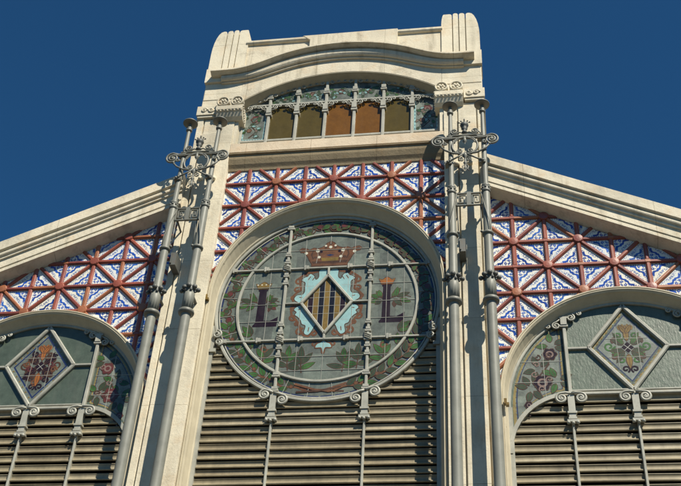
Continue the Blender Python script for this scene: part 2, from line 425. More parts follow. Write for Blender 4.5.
def tile_panel(name_label, c, R, poly, ox, oz, i0, i1, j0, j1, Y, low):
    angs = sorted(set([pi*(k-8)/60 for k in range(77)]+[a for a in (atan2(q[1]-c[1], q[0]-c[0]) for q in poly) if -0.42 <= a <= pi+0.42]
                      + [a+2*pi for a in (atan2(q[1]-c[1], q[0]-c[0]) for q in poly) if a+2*pi <= pi+0.42]))
    b = MB(); rows = []
    for a in angs:
        t = ray_poly(c, a, poly)
        q = R/abs(cos(a)) if sin(a) < 0 else R
        if t is None or t < q: t = q
        rows.append(((c[0]+q*cos(a), Y, c[1]+q*sin(a)), (c[0]+t*cos(a), Y, c[1]+t*sin(a))))
    for (p, q), (p2, q2) in zip(rows, rows[1:]):
        b.add([p, q, q2, p2], [(0, 3, 2, 1)])
    def ok(x, z, m=0.0):
        if z > c[1]: 
            if (x-c[0])**2+(z-c[1])**2 < (R+m)**2: return False
        elif abs(x-c[0]) < R+m: return False
        return inside((x, z), poly)
    for i in range(i0, i1):
        for j in range(j0, j1):
            ev = (i+j) % 2 == 0
            # diagonal of the cell joins the two bosses
            A, B = ((i, j), (i+1, j+1)) if ev else ((i, j+1), (i+1, j))
            mx, mz = (A[0]+B[0])/2, (A[1]+B[1])/2; tx, tz = (B[0]-A[0])/sqrt(2), (B[1]-A[1])/sqrt(2)
            for sg in (-1, 1):
                nx, nz = -tz*sg, tx*sg
                jx, jz = random.uniform(-.02, .02), random.uniform(-.02, .02); bl = random.choice((1, 1, 3, 4)); sc_ = random.uniform(0.93, 1.05)
                tri = [(A[0]+.012*tx+.012*nx, A[1]+.012*tz+.012*nz), (B[0]-.012*tx+.012*nx, B[1]-.012*tz+.012*nz), (mx+0.69*nx, mz+0.69*nz)]
                tri = [(ox+x, oz+z) for x, z in tri]
                if all(ok(x, z) for x, z in tri): b.mat(random.choice((0, 5, 6))); b.sheet(tri, Y-0.0015)
                for pl, tone in MOT:
                    q = [(ox+mx+t*sc_*tx+(d*sc_)*nx+jx, oz+mz+t*sc_*tz+(d*sc_)*nz+jz) for t, d in pl]
                    if all(ok(x, z, 0.0) for x, z in q):
                        b.mat((bl, 2, 0)[tone]); b.sheet(q, Y-(0.005, 0.004, 0.008)[tone])
    b.mat(0)
    pan = b.build('tile_panel', [M['tile'], M['blue'], M['blue_l'], M['blue_b'], M['blue_c'], M['tile_b'], M['tile_c']], hall)
    # ribs
    rb = MB(); bosses = []
    def clipbar(p, q, wd, dpt):
        n = 24; pts = [(p[0]+(q[0]-p[0])*k/n, p[1]+(q[1]-p[1])*k/n) for k in range(n+1)]
        run = []
        def flush():
            if len(run) > 1:
                rb.mat(random.choice((0, 0, 1, 2, 2, 0))); rb.bar(run[0], run[-1], wd+random.uniform(-.008, .008), Y-dpt, Y+0.01, 0.035)
        for t in pts:
            if ok(t[0], t[1], -0.03): run.append(t)
            else: flush(); run = []
        flush()
    for i in range(i0, i1+1):
        for j in range(j0, j1+1):
            x, z = ox+i, oz+j; g_ = 0.0
            if i < i1: clipbar((x+0.075, z), (x+0.925, z), 0.135, 0.078)
            if j < j1: clipbar((x, z+0.075), (x, z+0.925), 0.135, 0.080)
            ev = (i+j) % 2 == 0
            if i < i1 and j < j1:
                A, B = ((x, z), (x+1, z+1)) if ev else ((x, z+1), (x+1, z))
                clipbar((A[0]+(B[0]-A[0])*.07, A[1]+(B[1]-A[1])*.07), (A[0]+(B[0]-A[0])*.93, A[1]+(B[1]-A[1])*.93), 0.125, 0.072)
            if ok(x, z, -0.12):
                if ev: bosses.append((x, z))
                else: rb.mat(random.choice((0, 1, 2))); rb.bar((x-.076, z), (x+.076, z), 0.150, Y-0.090, Y+0.01, 0.03)
    lat = rb.build('ceramic_ribs', TERRA, pan)
    for x, z in bosses:
        k = MB(); n = 12
        rr = ((0.165, 0.0), (0.165, -0.09), (0.14, -0.118), (0.05, -0.128))
        rows_ = [[(x+r*cos(2*pi*m/n), Y+y, z+r*sin(2*pi*m/n)) for m in range(n)] for r, y in rr]
        k.grid(rows_); k.build('boss', random.choice((TERRA[0], TERRA[0], TERRA[2], TERRA[1])), pan)
    return pan
cpoly = [(-PX0-0.02, -2.6), (PX0+0.02, -2.6), (PX0+0.02, 3.80), (-PX0-0.02, 3.80)]
tile_panel('', (0, ARC_Z), ARC_R-0.06, cpoly, -3.0, 2.138, -1, 7, -5, 2, -0.06, 0)
for s in (-1, 1):
    def zt(ax): return cop_z(s, ax)-0.8
    xa, xb = PX1-0.02, OUT+0.02
    poly = [(s*xa, -7.5), (s*xb, -7.5), (s*xb, zt(xb)), (s*xa, zt(xa))]
    if s < 0: poly = [poly[1], poly[0], poly[3], poly[2]]
    if s < 0: tile_panel('', (s*SX, SARC_Z), SARC_R-0.06, poly, -7.935+2-8, 0.0, 0-0, 9, -8, 3, 0.0, 0)
    else: tile_panel('', (s*SX, SARC_Z), SARC_R-0.06, poly, 5.935-2, 0.0, 0, 10, -8, 3, 0.0, 0)

# --- archivolts and jambs
def archivolt(cx, prof, zb, n=48):
    """prof: [(R, centre z, y)] swept up one jamb, round the arch and down the other"""
    rows = []
    rows.append([(cx+r, y, zb) for r, z, y in prof])
    for i in range(n+1):
        a = pi*i/n; rows.append([(cx+r*cos(a), y, z+r*sin(a)) for r, z, y in prof])
    rows.append([(cx-r, y, zb) for r, z, y in prof])
    return MB().grid(rows)
cz = ARC_Z; cb_ = -1.83
prof_c = [(3.79, cz, 0.5), (3.79, cz, -0.17), (3.768, cz, -0.205), (3.738, cz, -0.205), (3.728, cz, -0.175), (3.716, cz, -0.175), (3.706, cz, -0.190),
          (3.688, cz, -0.190), (3.668, cz-0.02, -0.155), (3.655, cz-0.04, -0.13), (3.645, cz-0.05, -0.06), (3.615, cz-0.12, 0.05), (3.590, cz-0.20, 0.17), (3.572, cz-0.23, 0.19), (3.560, cb_, 0.26), (3.555, cb_, 0.5)]
ca = archivolt(0, prof_c, GZ+12.5).build('archivolt', M['cream'], hall)
for p_ in ca.data.polygons: p_.use_smooth = False
sarch = {}
for s in (-1, 1):
    sz = SARC_Z
    pr = [(3.76, sz, 0.5), (3.76, sz, -0.10), (3.738, sz, -0.135), (3.708, sz, -0.135), (3.698, sz, -0.105), (3.686, sz, -0.105), (3.676, sz, -0.12),
          (3.658, sz, -0.12), (3.638, sz-0.015, -0.085), (3.625, sz-0.03, -0.06), (3.615, sz-0.04, 0.0), (3.588, sz-0.07, 0.09), (3.56, sz-0.10, 0.18), (3.545, sz-0.11, 0.20), (3.53, sz-0.13, 0.27), (3.53, sz-0.13, 0.5)]
    archivolt(s*SX, pr, GZ+12.5).build('archivolt', M['cream'], hall)

# --- side gable copings
def coping(s):
    h, k = COP[s]
    prof = [(0.6, -0.02), (-0.62, 0.0), (-0.65, -0.02), (-0.65, -0.37), (-0.58, -0.385), (-0.545, -0.40), (-0.545, -0.43), (-0.585, -0.455), (-0.60, -0.50), (-0.585, -0.55),
            (-0.53, -0.575), (-0.50, -0.60), (-0.52, -0.625), (-0.52, -0.66), (-0.455, -0.67), (-0.455, -0.955), (-0.41, -0.97), (-0.41, -0.985), (-0.435, -0.995), (-0.435, -1.115), (-0.36, -1.13), (-0.05, -1.25), (0.6, -1.25)]
    xs = [PX1-0.01, OUT+1.6]
    rows = [[(s*ax, y, cop_z(s, ax)+z*1.13) for y, z in prof] for ax in xs]
    c = MB().grid(rows).build('coping', M['stone_c'], hall, 0.008, auto=True)
    r = MB(); n = 2
    r.grid([[(s*ax, y, cop_z(s, ax)-0.25+dz) for y, dz in ((0.5, 0), (14, 0), (14, -0.3), (0.5, -0.3))] for ax in xs])
    r.build('roof', M['roof'], hall, auto=True)
for s in (-1, 1): coping(s)

# --- sill band below the top window
def xprism(prof, x0, x1): return MB().grid([[(x, y, z) for y, z in prof] for x in (x0, x1)])
sill = xprism([(0.4, 4.95), (-0.27, 4.95), (-0.31, 4.93), (-0.31, 4.50), (-0.27, 4.485), (-0.27, 4.44), (0.4, 4.44)], -PX0+0.002, PX0-0.002).build('sill', M['stone_p'], hall, 0.008, auto=True)
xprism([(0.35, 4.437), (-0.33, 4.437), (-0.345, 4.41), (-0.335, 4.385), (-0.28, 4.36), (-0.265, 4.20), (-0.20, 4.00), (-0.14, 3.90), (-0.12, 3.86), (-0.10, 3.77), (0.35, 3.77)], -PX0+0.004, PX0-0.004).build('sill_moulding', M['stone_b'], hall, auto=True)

# --- top window
WZ, WR, WRb, WW = 2.38, 6.10, 5.90, 3.74
def arch_top(x, R=WR): return WZ+sqrt(R*R-x*x)
tw = MB()
N = 32
top = [(WW*(-1+2*i/N), arch_top(WW*(-1+2*i/N))) for i in range(N+1)]
tw.prism([(-WW, 9.35)]+top+[(WW, 9.35)], -0.25, 2.2)
tw.build('attic_wall', M['stone_w'], hall)
sf = MB(); a0 = atan2(arch_top(WW)-WZ, WW)
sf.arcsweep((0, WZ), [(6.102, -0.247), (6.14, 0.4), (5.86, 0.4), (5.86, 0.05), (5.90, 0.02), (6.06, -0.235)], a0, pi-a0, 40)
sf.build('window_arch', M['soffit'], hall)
for s in (-1, 1):
    attw = MB()
    X = lambda a, c: (min(s*a, s*c), max(s*a, s*c))
    attw.box(*X(3.66, PX0-.002), -0.235, 1.0, 4.953, 7.3)
    attw.build('window_jamb', M['stone'], hall)
GY = 0.10
gl = MB()
ga = lambda x: arch_top(x, 5.93)
edges = [-3.68, -2.65, -1.60, -0.535, 0.535, 1.60, 2.65, 3.68]
ZT = 7.20
pane_m = [M['g_border'], M['g_olive'], M['g_olive'], M['g_amber'], M['g_amber'], M['g_olive'], M['g_border']]
for k in range(7):
    gl.mat(k); xa, xb = edges[k], edges[k+1]
    gl.sheet([(xa, 5.0), (xb, 5.0), (xb, min(ZT, ga(xb)-.02)), (xa, min(ZT, ga(xa)-.02))], GY)
gl.mat(0); gl.sheet([(-3.25, ZT)]+[(3.25*(-1+2*i/24), ga(3.25*(-1+2*i/24))+0.05) for i in range(25)]+[(3.25, ZT)], GY)
topwin = gl.build('arched_window', pane_m, hall)
for x in edges[1:-1]:
    fr = MB()
    zt_ = ga(x)+0.02
    fr.bar((x, 5.0), (x, zt_), 0.115, 0.0, GY+0.02, 0.02)
    fr.box(x-0.11, x+0.11, -0.035, GY+0.01, 6.62, 6.72); fr.box(x-0.09, x+0.09, -0.055, GY+0.01, 6.725, 6.98); fr.box(x-0.12, x+0.12, -0.035, GY+0.01, 6.985, 7.05)
    fr.box(x-0.11, x+0.11, -0.03, GY+0.01, min(zt_-0.2, 7.62), min(zt_-0.12, 7.70)); fr.box(x-0.085, x+0.085, -0.045, GY+0.01, min(zt_-0.12, 7.70)+.003, min(zt_-0.0, 7.86))
    fr.build('mullion', M['frame'], topwin)
fr = MB()
for z, wd in ((5.06, 0.10), (5.36, 0.12)): fr.bar((-3.68, z), (3.68, z), wd, 0.02, GY+0.015, 0.02)
fr.bar((-3.45, ZT), (3.45, ZT), 0.10, 0.01, GY+0.015, 0.02)
for s in (-1, 1): fr.bar((s*3.62, 5.0), (s*3.62, 7.4), 0.10, 0.015, GY+0.02, 0.02)
fr.build('window_frame', M['frame'], topwin)
for k in range(7):
    xa, xb = edges[k], edges[k+1]
    for sg, xe in ((1, xa), (-1, xb)):
        if (k == 0 and sg == 1) or (k == 6 and sg == -1): xe = xe+sg*0.08
        c1 = (xe+sg*0.20, 7.06); one('scroll', M['frame'], topwin, P3([(xe+sg*0.02, 6.86)]+spiral(c1, 0.115, -pi/2 if sg > 0 else -pi/2, 1.3*sg, 18), 0.0), 0.024, 6)
        c2 = (xe+sg*0.385, 7.09); one('scroll', M['frame'], topwin, P3(spiral(c2, 0.075, pi, -1.2*sg, 14), 0.0), 0.020, 6)
        x2 = xe+sg*0.2
        if abs(x2) < 3.1:
            zz = ga(x2)-0.10; one('scroll', M['frame'], topwin, P3(spiral((x2, zz), 0.09, pi/2, 1.2*sg, 14), 0.0), 0.018, 6)
            zz = ga(x2+sg*.2)-0.07; one('scroll', M['frame'], topwin, P3(spiral((x2+sg*.2, zz), 0.065, pi/2, -1.2*sg, 12), 0.0), 0.016, 6)
# --- stained glass drawing tools (real coloured pieces lying on the pane)
class Art:
    """collects coloured glass pieces at depth y; each call lies a hair prouder so nothing coincides"""
    def __init__(s, y): s.y = y; s.k = 0; s.mb = MB(); s.mats = []; s.idx = {}
    def slot(s, name):
        if name not in s.idx: s.idx[name] = len(s.mats); s.mats.append(M[name])
        s.mb.mat(s.idx[name])
    def poly(s, pts, name, rim=None, rw=0.022):
        if rim:
            cx = sum(p[0] for p in pts)/len(pts); cz_ = sum(p[1] for p in pts)/len(pts)
            n = len(pts); big = []
            a = sum(pts[i][0]*pts[(i+1) % n][1]-pts[(i+1) % n][0]*pts[i][1] for i in range(n)); sg = 1 if a > 0 else -1
            for i in range(n):
                p0, p1, p2 = pts[i-1], pts[i], pts[(i+1) % n]
                dx, dz = p2[0]-p0[0], p2[1]-p0[1]; l = sqrt(dx*dx+dz*dz) or 1
                big.append((p1[0]+sg*dz/l*rw, p1[1]-sg*dx/l*rw))
            s.raw(big, rim)
        s.raw(pts, name)
    def raw(s, pts, name):
        s.slot(name); s.k += 1
        s.mb.prism(pts, s.y-0.003-0.00007*s.k, s.y+0.004, back=False)
    def leaf(s, x, z, ang, L, W, name='g_green', rim='g_brown'):
        pts = []
        for i in range(7): t = i/6; pts.append((t*L, W/2*sin(pi*t**0.8)))
        for i in range(5, 0, -1): t = i/6; pts.append((t*L, -W/2*sin(pi*t**0.8)))
        c, d = cos(ang), sin(ang)
        q = [(x+a*c-b*d, z+a*d+b*c) for a, b in pts]
        s.poly(q, name, rim, 0.02)
        s.stroke([(x, z), (x+L*0.8*c, z+L*0.8*d)], 0.014, rim or 'g_brown')
    def stroke(s, pts, w, name):
        n = len(pts); L, R = [], []
        for i, (x, z) in enumerate(pts):
            a = pts[max(i-1, 0)]; b = pts[min(i+1, n-1)]; dx, dz = b[0]-a[0], b[1]-a[1]; l = sqrt(dx*dx+dz*dz) or 1
            ww = w[i] if isinstance(w, list) else w
            L.append((x-dz/l*ww/2, z+dx/l*ww/2)); R.append((x+dz/l*ww/2, z-dx/l*ww/2))
        s.raw(L+R[::-1], name)
    def disc(s, x, z, r, name, rim=None, n=14, el=1.0): s.poly([(x+r*cos(2*pi*i/n), z+r*el*sin(2*pi*i/n)) for i in range(n)], name, rim)
    def flower(s, x, z, r, petal='g_red', heart='g_pink'):
        n = 24; s.poly([(x+r*(1+0.14*cos(6*2*pi*i/n))*cos(2*pi*i/n), z+r*(1+0.14*cos(6*2*pi*i/n))*sin(2*pi*i/n)) for i in range(n)], petal, 'g_brown')
        s.disc(x, z, r*0.62, heart); s.disc(x, z, r*0.36, petal)
    def build(s, name, parent, label=None):
        o = s.mb.build(name, s.mats, parent)
        if label: o['label'] = label
        return o
def smooth(pts, n=4):
    out = []; m = len(pts)
    for i in range(m):
        a, b, c, d = pts[i-1], pts[i], pts[(i+1) % m], pts[(i+2) % m]
        for k in range(n):
            t = k/n
            out.append(tuple(0.5*((2*b[q])+(-a[q]+c[q])*t+(2*a[q]-5*b[q]+4*c[q]-d[q])*t*t+(-a[q]+3*b[q]-3*c[q]+d[q])*t**3) for q in (0, 1)))
    return out
def mirror(pts): return [(-x, z) for x, z in pts]

# floral pieces of the top window
for k in (0, 6):
    a = Art(GY); xm = (edges[k]+edges[k+1])/2; sg = -1 if k == 0 else 1
    x0, x1 = edges[k]+0.13, edges[k+1]-0.10
    if k == 6: x0, x1 = edges[k]+0.10, edges[k+1]-0.13
    for p, q in (((x0, 5.48), (x1, 5.48)), ((x1, 5.48), (x1, 7.05)), ((x0, 7.05), (x0, 5.48))): a.stroke([p, q], 0.07, 'g_cyan')
    for i in range(9):
        a.disc(x0+(x1-x0)*i/8, 5.48, 0.022, 'g_blue'); a.disc(x0, 5.55+1.4*i/8, 0.022, 'g_blue'); a.disc(x1, 5.55+1.4*i/8, 0.022, 'g_blue')
    a.stroke([(xm-0.15, 5.6), (xm+0.12, 5.9), (xm-0.1, 6.2), (xm, 6.5)], 0.05, 'g_brown')
    a.flower(xm+0.03, 6.55, 0.16); a.flower(xm-0.16, 5.98, 0.08, 'g_rust')
    for i in range(26): a.leaf(xm+random.uniform(-.30, .30), random.uniform(5.6, 6.9), random.uniform(0, 6.28), 0.17, 0.085, random.choice(('g_green', 'g_green2', 'g_pink', 'g_cyan', 'g_border')), 'g_green2')
    a.build('floral_panel', topwin)
for k in range(1, 6):
    a = Art(GY)
    xm = (edges[k]+edges[k+1])/2; zt_ = ga(xm); hh = zt_-ZT; zc = ZT+hh*0.5
    a.flower(xm, zc, min(0.12, hh*0.2), 'g_brown', 'g_pink')
    for sg in (-1, 1):
        for i in range(14): a.leaf(xm+sg*random.uniform(0.06, 0.42), zc+random.uniform(-.16, .16)*hh/0.7, random.uniform(0, 6.28), 0.15, 0.08, random.choice(('g_green', 'g_green2', 'g_border', 'g_cyan', 'g_slate')), 'g_green2')
    a.build('floral_border', topwin)

# --- cornice with swept curve, blocking and corner blocks
CURVE = [(0, 9.37), (0.6, 9.345), (1.2, 9.26), (1.8, 9.12), (2.4, 8.90), (2.9, 8.685), (3.3, 8.535), (3.7, 8.435), (4.1, 8.39), (4.6, 8.38), (5.2, 8.39)]
def curve_z(x):
    x = abs(x)
    for (xa, za), (xb, zb) in zip(CURVE, CURVE[1:]):
        if x <= xb:
            t = (x-xa)/(xb-xa); return za+(zb-za)*t
    return CURVE[-1][1]
def smooth_z(x): return sum(curve_z(x+d*0.12) for d in (-2, -1, 0, 1, 2))/5
def cornice(prof, xe, n, bow=0.0):
    xs = [xe*(-1+2*i/n) for i in range(n+1)]
    return MB().grid([[(x, y, smooth_z(x)+dz) for y, dz in prof(x)] for x in xs])
def lip(x):
    t = 0.36-0.10*min(1, max(0, (abs(x)-2.5)/1.5))
    return [(0.3, t+0.10), (-0.63, t+0.03), (-0.66, t), (-0.66, t-0.06), (-0.635, t-0.075), (-0.61, t-0.075), (-0.56, t-0.10), (-0.50, t-0.13), (-0.45, t-0.13), (0.3, t-0.13)]
cor = cornice(lip, 4.96, 80).build('cornice', M['stone_w'], hall, auto=True)
cornice(lambda x: [(y, z*(0.90-0.25*min(1, max(0, (abs(x)-2.5)/1.5)))) for y, z in [(0.2, 0.255), (-0.38, 0.25), (-0.43, 0.22), (-0.465, 0.15), (-0.47, 0.05), (-0.455, -0.05), (-0.41, -0.13), (-0.355, -0.165), (-0.32, -0.17), (-0.32, -0.205), (-0.34, -0.21), (-0.34, -0.245), (-0.29, -0.26), (0.2, -0.26)]], 4.56, 72).build('cornice_roll', M['stone_w'], cor, auto=True)
# panel between the corner blocks and its top rail
par = MB()
xs = [3.8*(-1+2*i/40) for i in range(41)]
par.prism([(x, smooth_z(x)+0.2) for x in xs]+[(3.8, 10.332), (-3.8, 10.332)], -0.27, 0.5)
par = par.build('parapet', M['stone_w'], hall)
rl = MB()
rl.grid([[(x, y, z) for y, z in ((0.5, 10.56), (-0.34, 10.56), (-0.38, 10.52), (-0.38, 10.42), (-0.34, 10.36), (-0.26, 10.335), (0.5, 10.335))] for x in (-3.82, 3.80)])
rl.build('parapet_rail', M['stone_w'], par, 0.01, auto=True)
cb = MB(); xs = [-1.3+3.4*i/20 for i in range(21)]
cb.prism([(x, smooth_z(x)+0.3) for x in xs]+[(2.1, 10.59), (-1.6, 10.575), (-1.3, 10.30)], -0.395, 0.45); cb.build('parapet_block', M['stone_w'], par, 0.02)
wl = MB()
for s in (-1, 1):
    X = lambda a, c: (min(s*a, s*c), max(s*a, s*c))
    wl.box(*X(3.745, PX1-0.02), -0.245, 2.19, 7.4, 9.02)
wl.box(-5.15, 5.15, 0.3, 2.2, 9.003, 10.2)
wl.build('attic_back', M['stone'], hall, 0.015)
def corner_block(s):
    b = MB()
    def lobe(xa, xb, zt_, y, rl_, rr_):
        pts = [(xa, 8.7)]+[(xa+rl_[0]-rl_[0]*cos(t), zt_-rl_[1]+rl_[1]*sin(t)) for t in [pi/2*i/8 for i in range(9)]]
        pts += [(xb-rr_[0]+rr_[0]*sin(t), zt_-rr_[1]+rr_[1]*cos(t)) for t in [pi/2*i/6 for i in range(7)]]+[(xb, 8.7)]
        b.prism([(s*x, z) for x, z in pts], y, 0.45)
    # inner edge at 3.78, outer edge at 5.18
    lobe(3.76, 4.165, 11.27, -0.33, (0.10, 0.7), (0.10, 0.10))
    lobe(4.205, 4.40, 11.30, -0.33, (0.07, 0.10), (0.09, 0.10))
    lobe(4.44, 4.655, 11.28, -0.33, (0.07, 0.10), (0.10, 0.11))
    lobe(4.695, 5.19, 11.27, -0.33, (0.09, 0.10), (0.36, 1.35))
    b.prism([(s*3.78, 8.7), (s*5.17, 8.7), (s*5.17, 10.0), (s*4.95, 11.05), (s*3.80, 11.05)], -0.25, 0.44)
    b.box(min(s*3.755, s*5.23), max(s*3.755, s*5.23), -0.345, 0.46, 8.30, 9.05)
    b.build('corner_block', M['stone'], hall, 0.02)
for s in (-1, 1): corner_block(s)

# --- corbel capitals with rosettes
for s in (-1, 1):
    X = lambda a, c: (min(s*a, s*c), max(s*a, s*c))
    b = MB()
    prof = [(0.1, 6.72), (-0.55, 6.72), (-0.58, 6.68), (-0.58, 6.50), (-0.55, 6.46), (-0.52, 6.42), (-0.43, 6.24), (-0.32, 6.14), (0.1, 6.12)]
    b.grid([[(x, y, z) for y, z in prof] for x in X(3.50, 4.50)])
    b.box(*X(4.523, PX1+0.07), -0.42, 0.4, 6.44, 6.90)
    b.box(*X(4.56, PX1+0.03), -0.38, 0.4, 6.34, 6.437)
    b.box(*X(3.62, 4.52), -0.40, 0.1, 6.723, 6.86)
    cap = b.build('capital', M['stone'], hall, 0.012, auto=True)
    for x in (3.74, 4.27):
        r = MB(); c = (s*x, 6.93)
        r.ring(c, 0.18, 0.24, -0.59, -0.38, n=24, ch=0.02)
        r.ring(c, 0.0, 0.19, -0.535, -0.38, n=24)
        for k in range(6):
            t = 2*pi*k/6; r.ball((c[0]+0.10*cos(t), -0.545, c[1]+0.10*sin(t)), 0.058, 8, (1, 0.6, 1))
        r.ball((c[0], -0.57, c[1]), 0.045, 8)
        r.build('rosette', M['stone'], cap)
    r = MB()
    for k, x in enumerate((4.72, 4.98)):
        one('carved_scroll', M['stone'], cap, P3(spiral((s*x, 6.67), 0.12, 0, (1 if k else -1)*1.4, 20), -0.425), 0.035, 6)
    for i in range(8):
        r.ball((s*(3.54+i*0.13), -0.545, 6.45+0.02*(i % 2)), 0.042, 8); 
        r.ball((s*3.50, -0.53+i*0.06, 6.66-0.065*i), 0.05, 8)
    r.build('carving', M['stone'], cap)

# --- the round stained glass window and its louvred lower part
GC = (0.0, -1.88); RI, RO = 2.87, 3.57; CY = 0.30
n = 96
g = MB(); g.sheet([(GC[0]+RO*cos(2*pi*i/n), GC[1]+RO*sin(2*pi*i/n)) for i in range(n)], CY)
rose = g.build('round_window', M['g_slate'], hall)
f = MB()
f.ring(GC, RO-0.075, RO+0.03, CY-0.085, CY+0.12, n=96, ch=0.02)
f.ring(GC, RO-0.15, RO-0.115, CY-0.03, CY+0.02, n=96)
f.build('outer_ring', M['frame'], rose)
f = MB(); f.ring(GC, RI-0.048, RI+0.048, CY-0.06, CY+0.02, n=96, ch=0.02); f.build('inner_ring', M['frame'], rose)
VX, HZ0, HZ1 = 1.37, -0.45, -3.24
f = MB()
vz = sqrt(RO*RO-VX*VX)
for sx in (-1, 1):
    f.bar((sx*VX, GC[1]-vz), (sx*VX, GC[1]+vz), 0.095, CY-0.085, CY+0.015, 0.02)
hx0 = sqrt(RO**2-(HZ0-GC[1])**2); hx1 = sqrt(RO**2-(HZ1-GC[1])**2)
f.bar((-hx0, HZ0), (hx0, HZ0), 0.075, CY-0.07, CY+0.015, 0.018); f.bar((-hx1, HZ1), (hx1, HZ1), 0.075, CY-0.07, CY+0.015, 0.018)
# turned collars along the bars
def collar(mb, x, z, vertical, wd=0.092, y=CY-0.105):
    if vertical: mb.box(x-wd, x+wd, y, CY+0.01, z-0.03, z+0.03); mb.box(x-wd*0.72, x+wd*0.72, y-0.01, CY+0.01, z+0.033, z+0.12)
    else: mb.box(x-0.03, x+0.03, y, CY+0.01, z-wd, z+wd); mb.box(x+0.033, x+0.12, y-0.01, CY+0.01, z-wd*0.72, z+wd*0.72)
for sx in (-1, 1):
    for z in (HZ0, HZ1):
        for d in (-0.62, -0.32, 0.24, 0.54): collar(f, sx*VX, z+d, True)
        for d in (-0.72, 0.60): collar(f, sx*VX+d, z, False)
        f.box(sx*VX-0.115, sx*VX+0.115, CY-0.115, CY+0.01, z-0.115, z+0.115)
        for d in (-0.07, 0.0, 0.07): f.bar((sx*VX-0.10, z+d+0.05), (sx*VX+0.10, z+d-0.05), 0.030, CY-0.15, CY-0.11, 0.01)
    for z in (GC[1]+vz-0.18, GC[1]-vz+0.12, GC[1]-vz+0.62): collar(f, sx*VX, z, True, 0.12)
    for z, hx in ((HZ0, hx0), (HZ1, hx1)): collar(f, sx*(hx-0.12), z, False, 0.09)
# stubs to the diamond
DM = [(0, -0.77), (0.81, -1.85), (0, -3.03), (-0.81, -1.85)]
f.bar((0, HZ0), (0, -0.74), 0.075, CY-0.075, CY+0.01, 0.015); f.bar((0, -3.0), (0, HZ1), 0.075, CY-0.075, CY+0.01, 0.015)
for sx in (-1, 1): f.bar((sx*0.79, -1.85), (sx*VX, -1.85), 0.055, CY-0.07, CY+0.01, 0.012)
f.build('glazing_bars', M['frame'], rose)
f = MB()
for i in range(4): f.bar(DM[i], DM[(i+1) % 4], 0.10, CY-0.09, CY+0.015, 0.02)
f.build('diamond_frame', M['frame'], rose)
# thin lead lines
f = MB()
def chord(r, d): return sqrt(max(r*r-d*d, 0))
for x in (-2.45, -1.9, -0.82, 0.82, 1.9, 2.45, 0):
    c = chord(RI-0.02, x)
    segs = [(GC[1]-c, GC[1]+c)] if x else [(GC[1]-c, HZ1), (0.55, GC[1]+c)]
    for a_, b_ in segs: f.bar((x, a_), (x, b_), 0.012, CY-0.016, CY+0.005)
for z in (0.32, -1.15, -1.84, -2.50, -3.85, -4.35):
    c = chord(RI-0.02, z-GC[1])
    for a_, b_ in (((-c, -VX), (VX, c)) if z > -3.2 and z < 0 else ((-c, c),)): f.bar((a_, z), (b_, z), 0.012, CY-0.016, CY+0.005)
for k in range(28):
    t = 2*pi*(k+0.5)/28; f.bar((GC[0]+(RI+.03)*cos(t), GC[1]+(RI+.03)*sin(t)), (GC[0]+(RO-.12)*cos(t), GC[1]+(RO-.12)*sin(t)), 0.013, CY-0.016, CY+0.005)
f.build('lead_lines', M['lead'], rose)
# shield stripes inside the diamond
a = Art(CY)
a.raw([(x*0.99, -1.87+(z+1.87)*0.99) for x, z in DM], 'g_black')
def dia_z(x):
    t = abs(x)/0.81; return (-0.77+(-1.85+0.77)*t, -3.03+(-1.85+3.03)*t)
for k in range(-4, 5):
    if k % 2 and abs(k) != 3: continue
    x0, x1 = (k-0.47)*0.172, (k+0.47)*0.172
    x0, x1 = max(x0, -0.79), min(x1, 0.79)
    if abs(k) == 3: a.raw([(x0, dia_z(x0)[1]), (x1, dia_z(x1)[1]), (x1, dia_z(x1)[0]), (x0, dia_z(x0)[0])], 'g_plum'); continue
    pts = [(x0, dia_z(x0)[1])]+([(0, dia_z(0)[1])] if x0 < 0 < x1 else [])+[(x1, dia_z(x1)[1]), (x1, dia_z(x1)[0])]+([(0, dia_z(0)[0])] if x0 < 0 < x1 else [])+[(x0, dia_z(x0)[0])]
    a.raw(pts, 'g_gold')
for k in range(-4, 4):
    x = (k+0.5)*0.172; z0_, z1_ = dia_z(x)[1]+.02, dia_z(x)[0]-.02
    a.stroke([(x, z0_), (x, z1_)], 0.014, 'lead')
for z in (-1.40, -1.62, -1.95, -2.25):
    c = 0.77-abs(z+1.85)*0.70
    a.stroke([(-c, z), (c, z)], 0.010, 'lead')
a.build('striped_shield', rose)
# pale blue mantling with rust scrolls
MU = [(-0.07, -0.52), (-0.30, -0.52), (-0.31, -0.80), (-0.41, -0.90), (-0.48, -0.74), (-0.60, -0.66), (-0.68, -0.76), (-0.78, -0.80), (-0.86, -0.90), (-0.74, -1.00), (-0.74, -1.20),
      (-0.73, -1.36), (-0.80, -1.48), (-0.97, -1.50), (-1.05, -1.63), (-0.97, -1.74), (-0.80, -1.77), (-0.54, -1.42), (-0.26, -1.05), (-0.05, -0.78)]
ML = [(-0.78, -1.92), (-0.97, -1.98), (-1.02, -2.07), (-0.95, -2.14), (-0.94, -2.19), (-0.98, -2.26), (-0.88, -2.35), (-0.78, -2.48), (-0.73, -2.62), (-0.61, -2.70), (-0.64, -2.96), (-0.52, -3.04), (-0.42, -2.92),
      (-0.34, -2.72), (-0.30, -2.62), (-0.52, -2.26)]
FL = [(0, -3.28), (-0.10, -3.36), (-0.19, -3.40), (-0.24, -3.52), (-0.10, -3.52), (-0.04, -3.56), (0, -3.74), (0.04, -3.56), (0.10, -3.52), (0.24, -3.52), (0.19, -3.40), (0.10, -3.36)]
a = Art(CY)
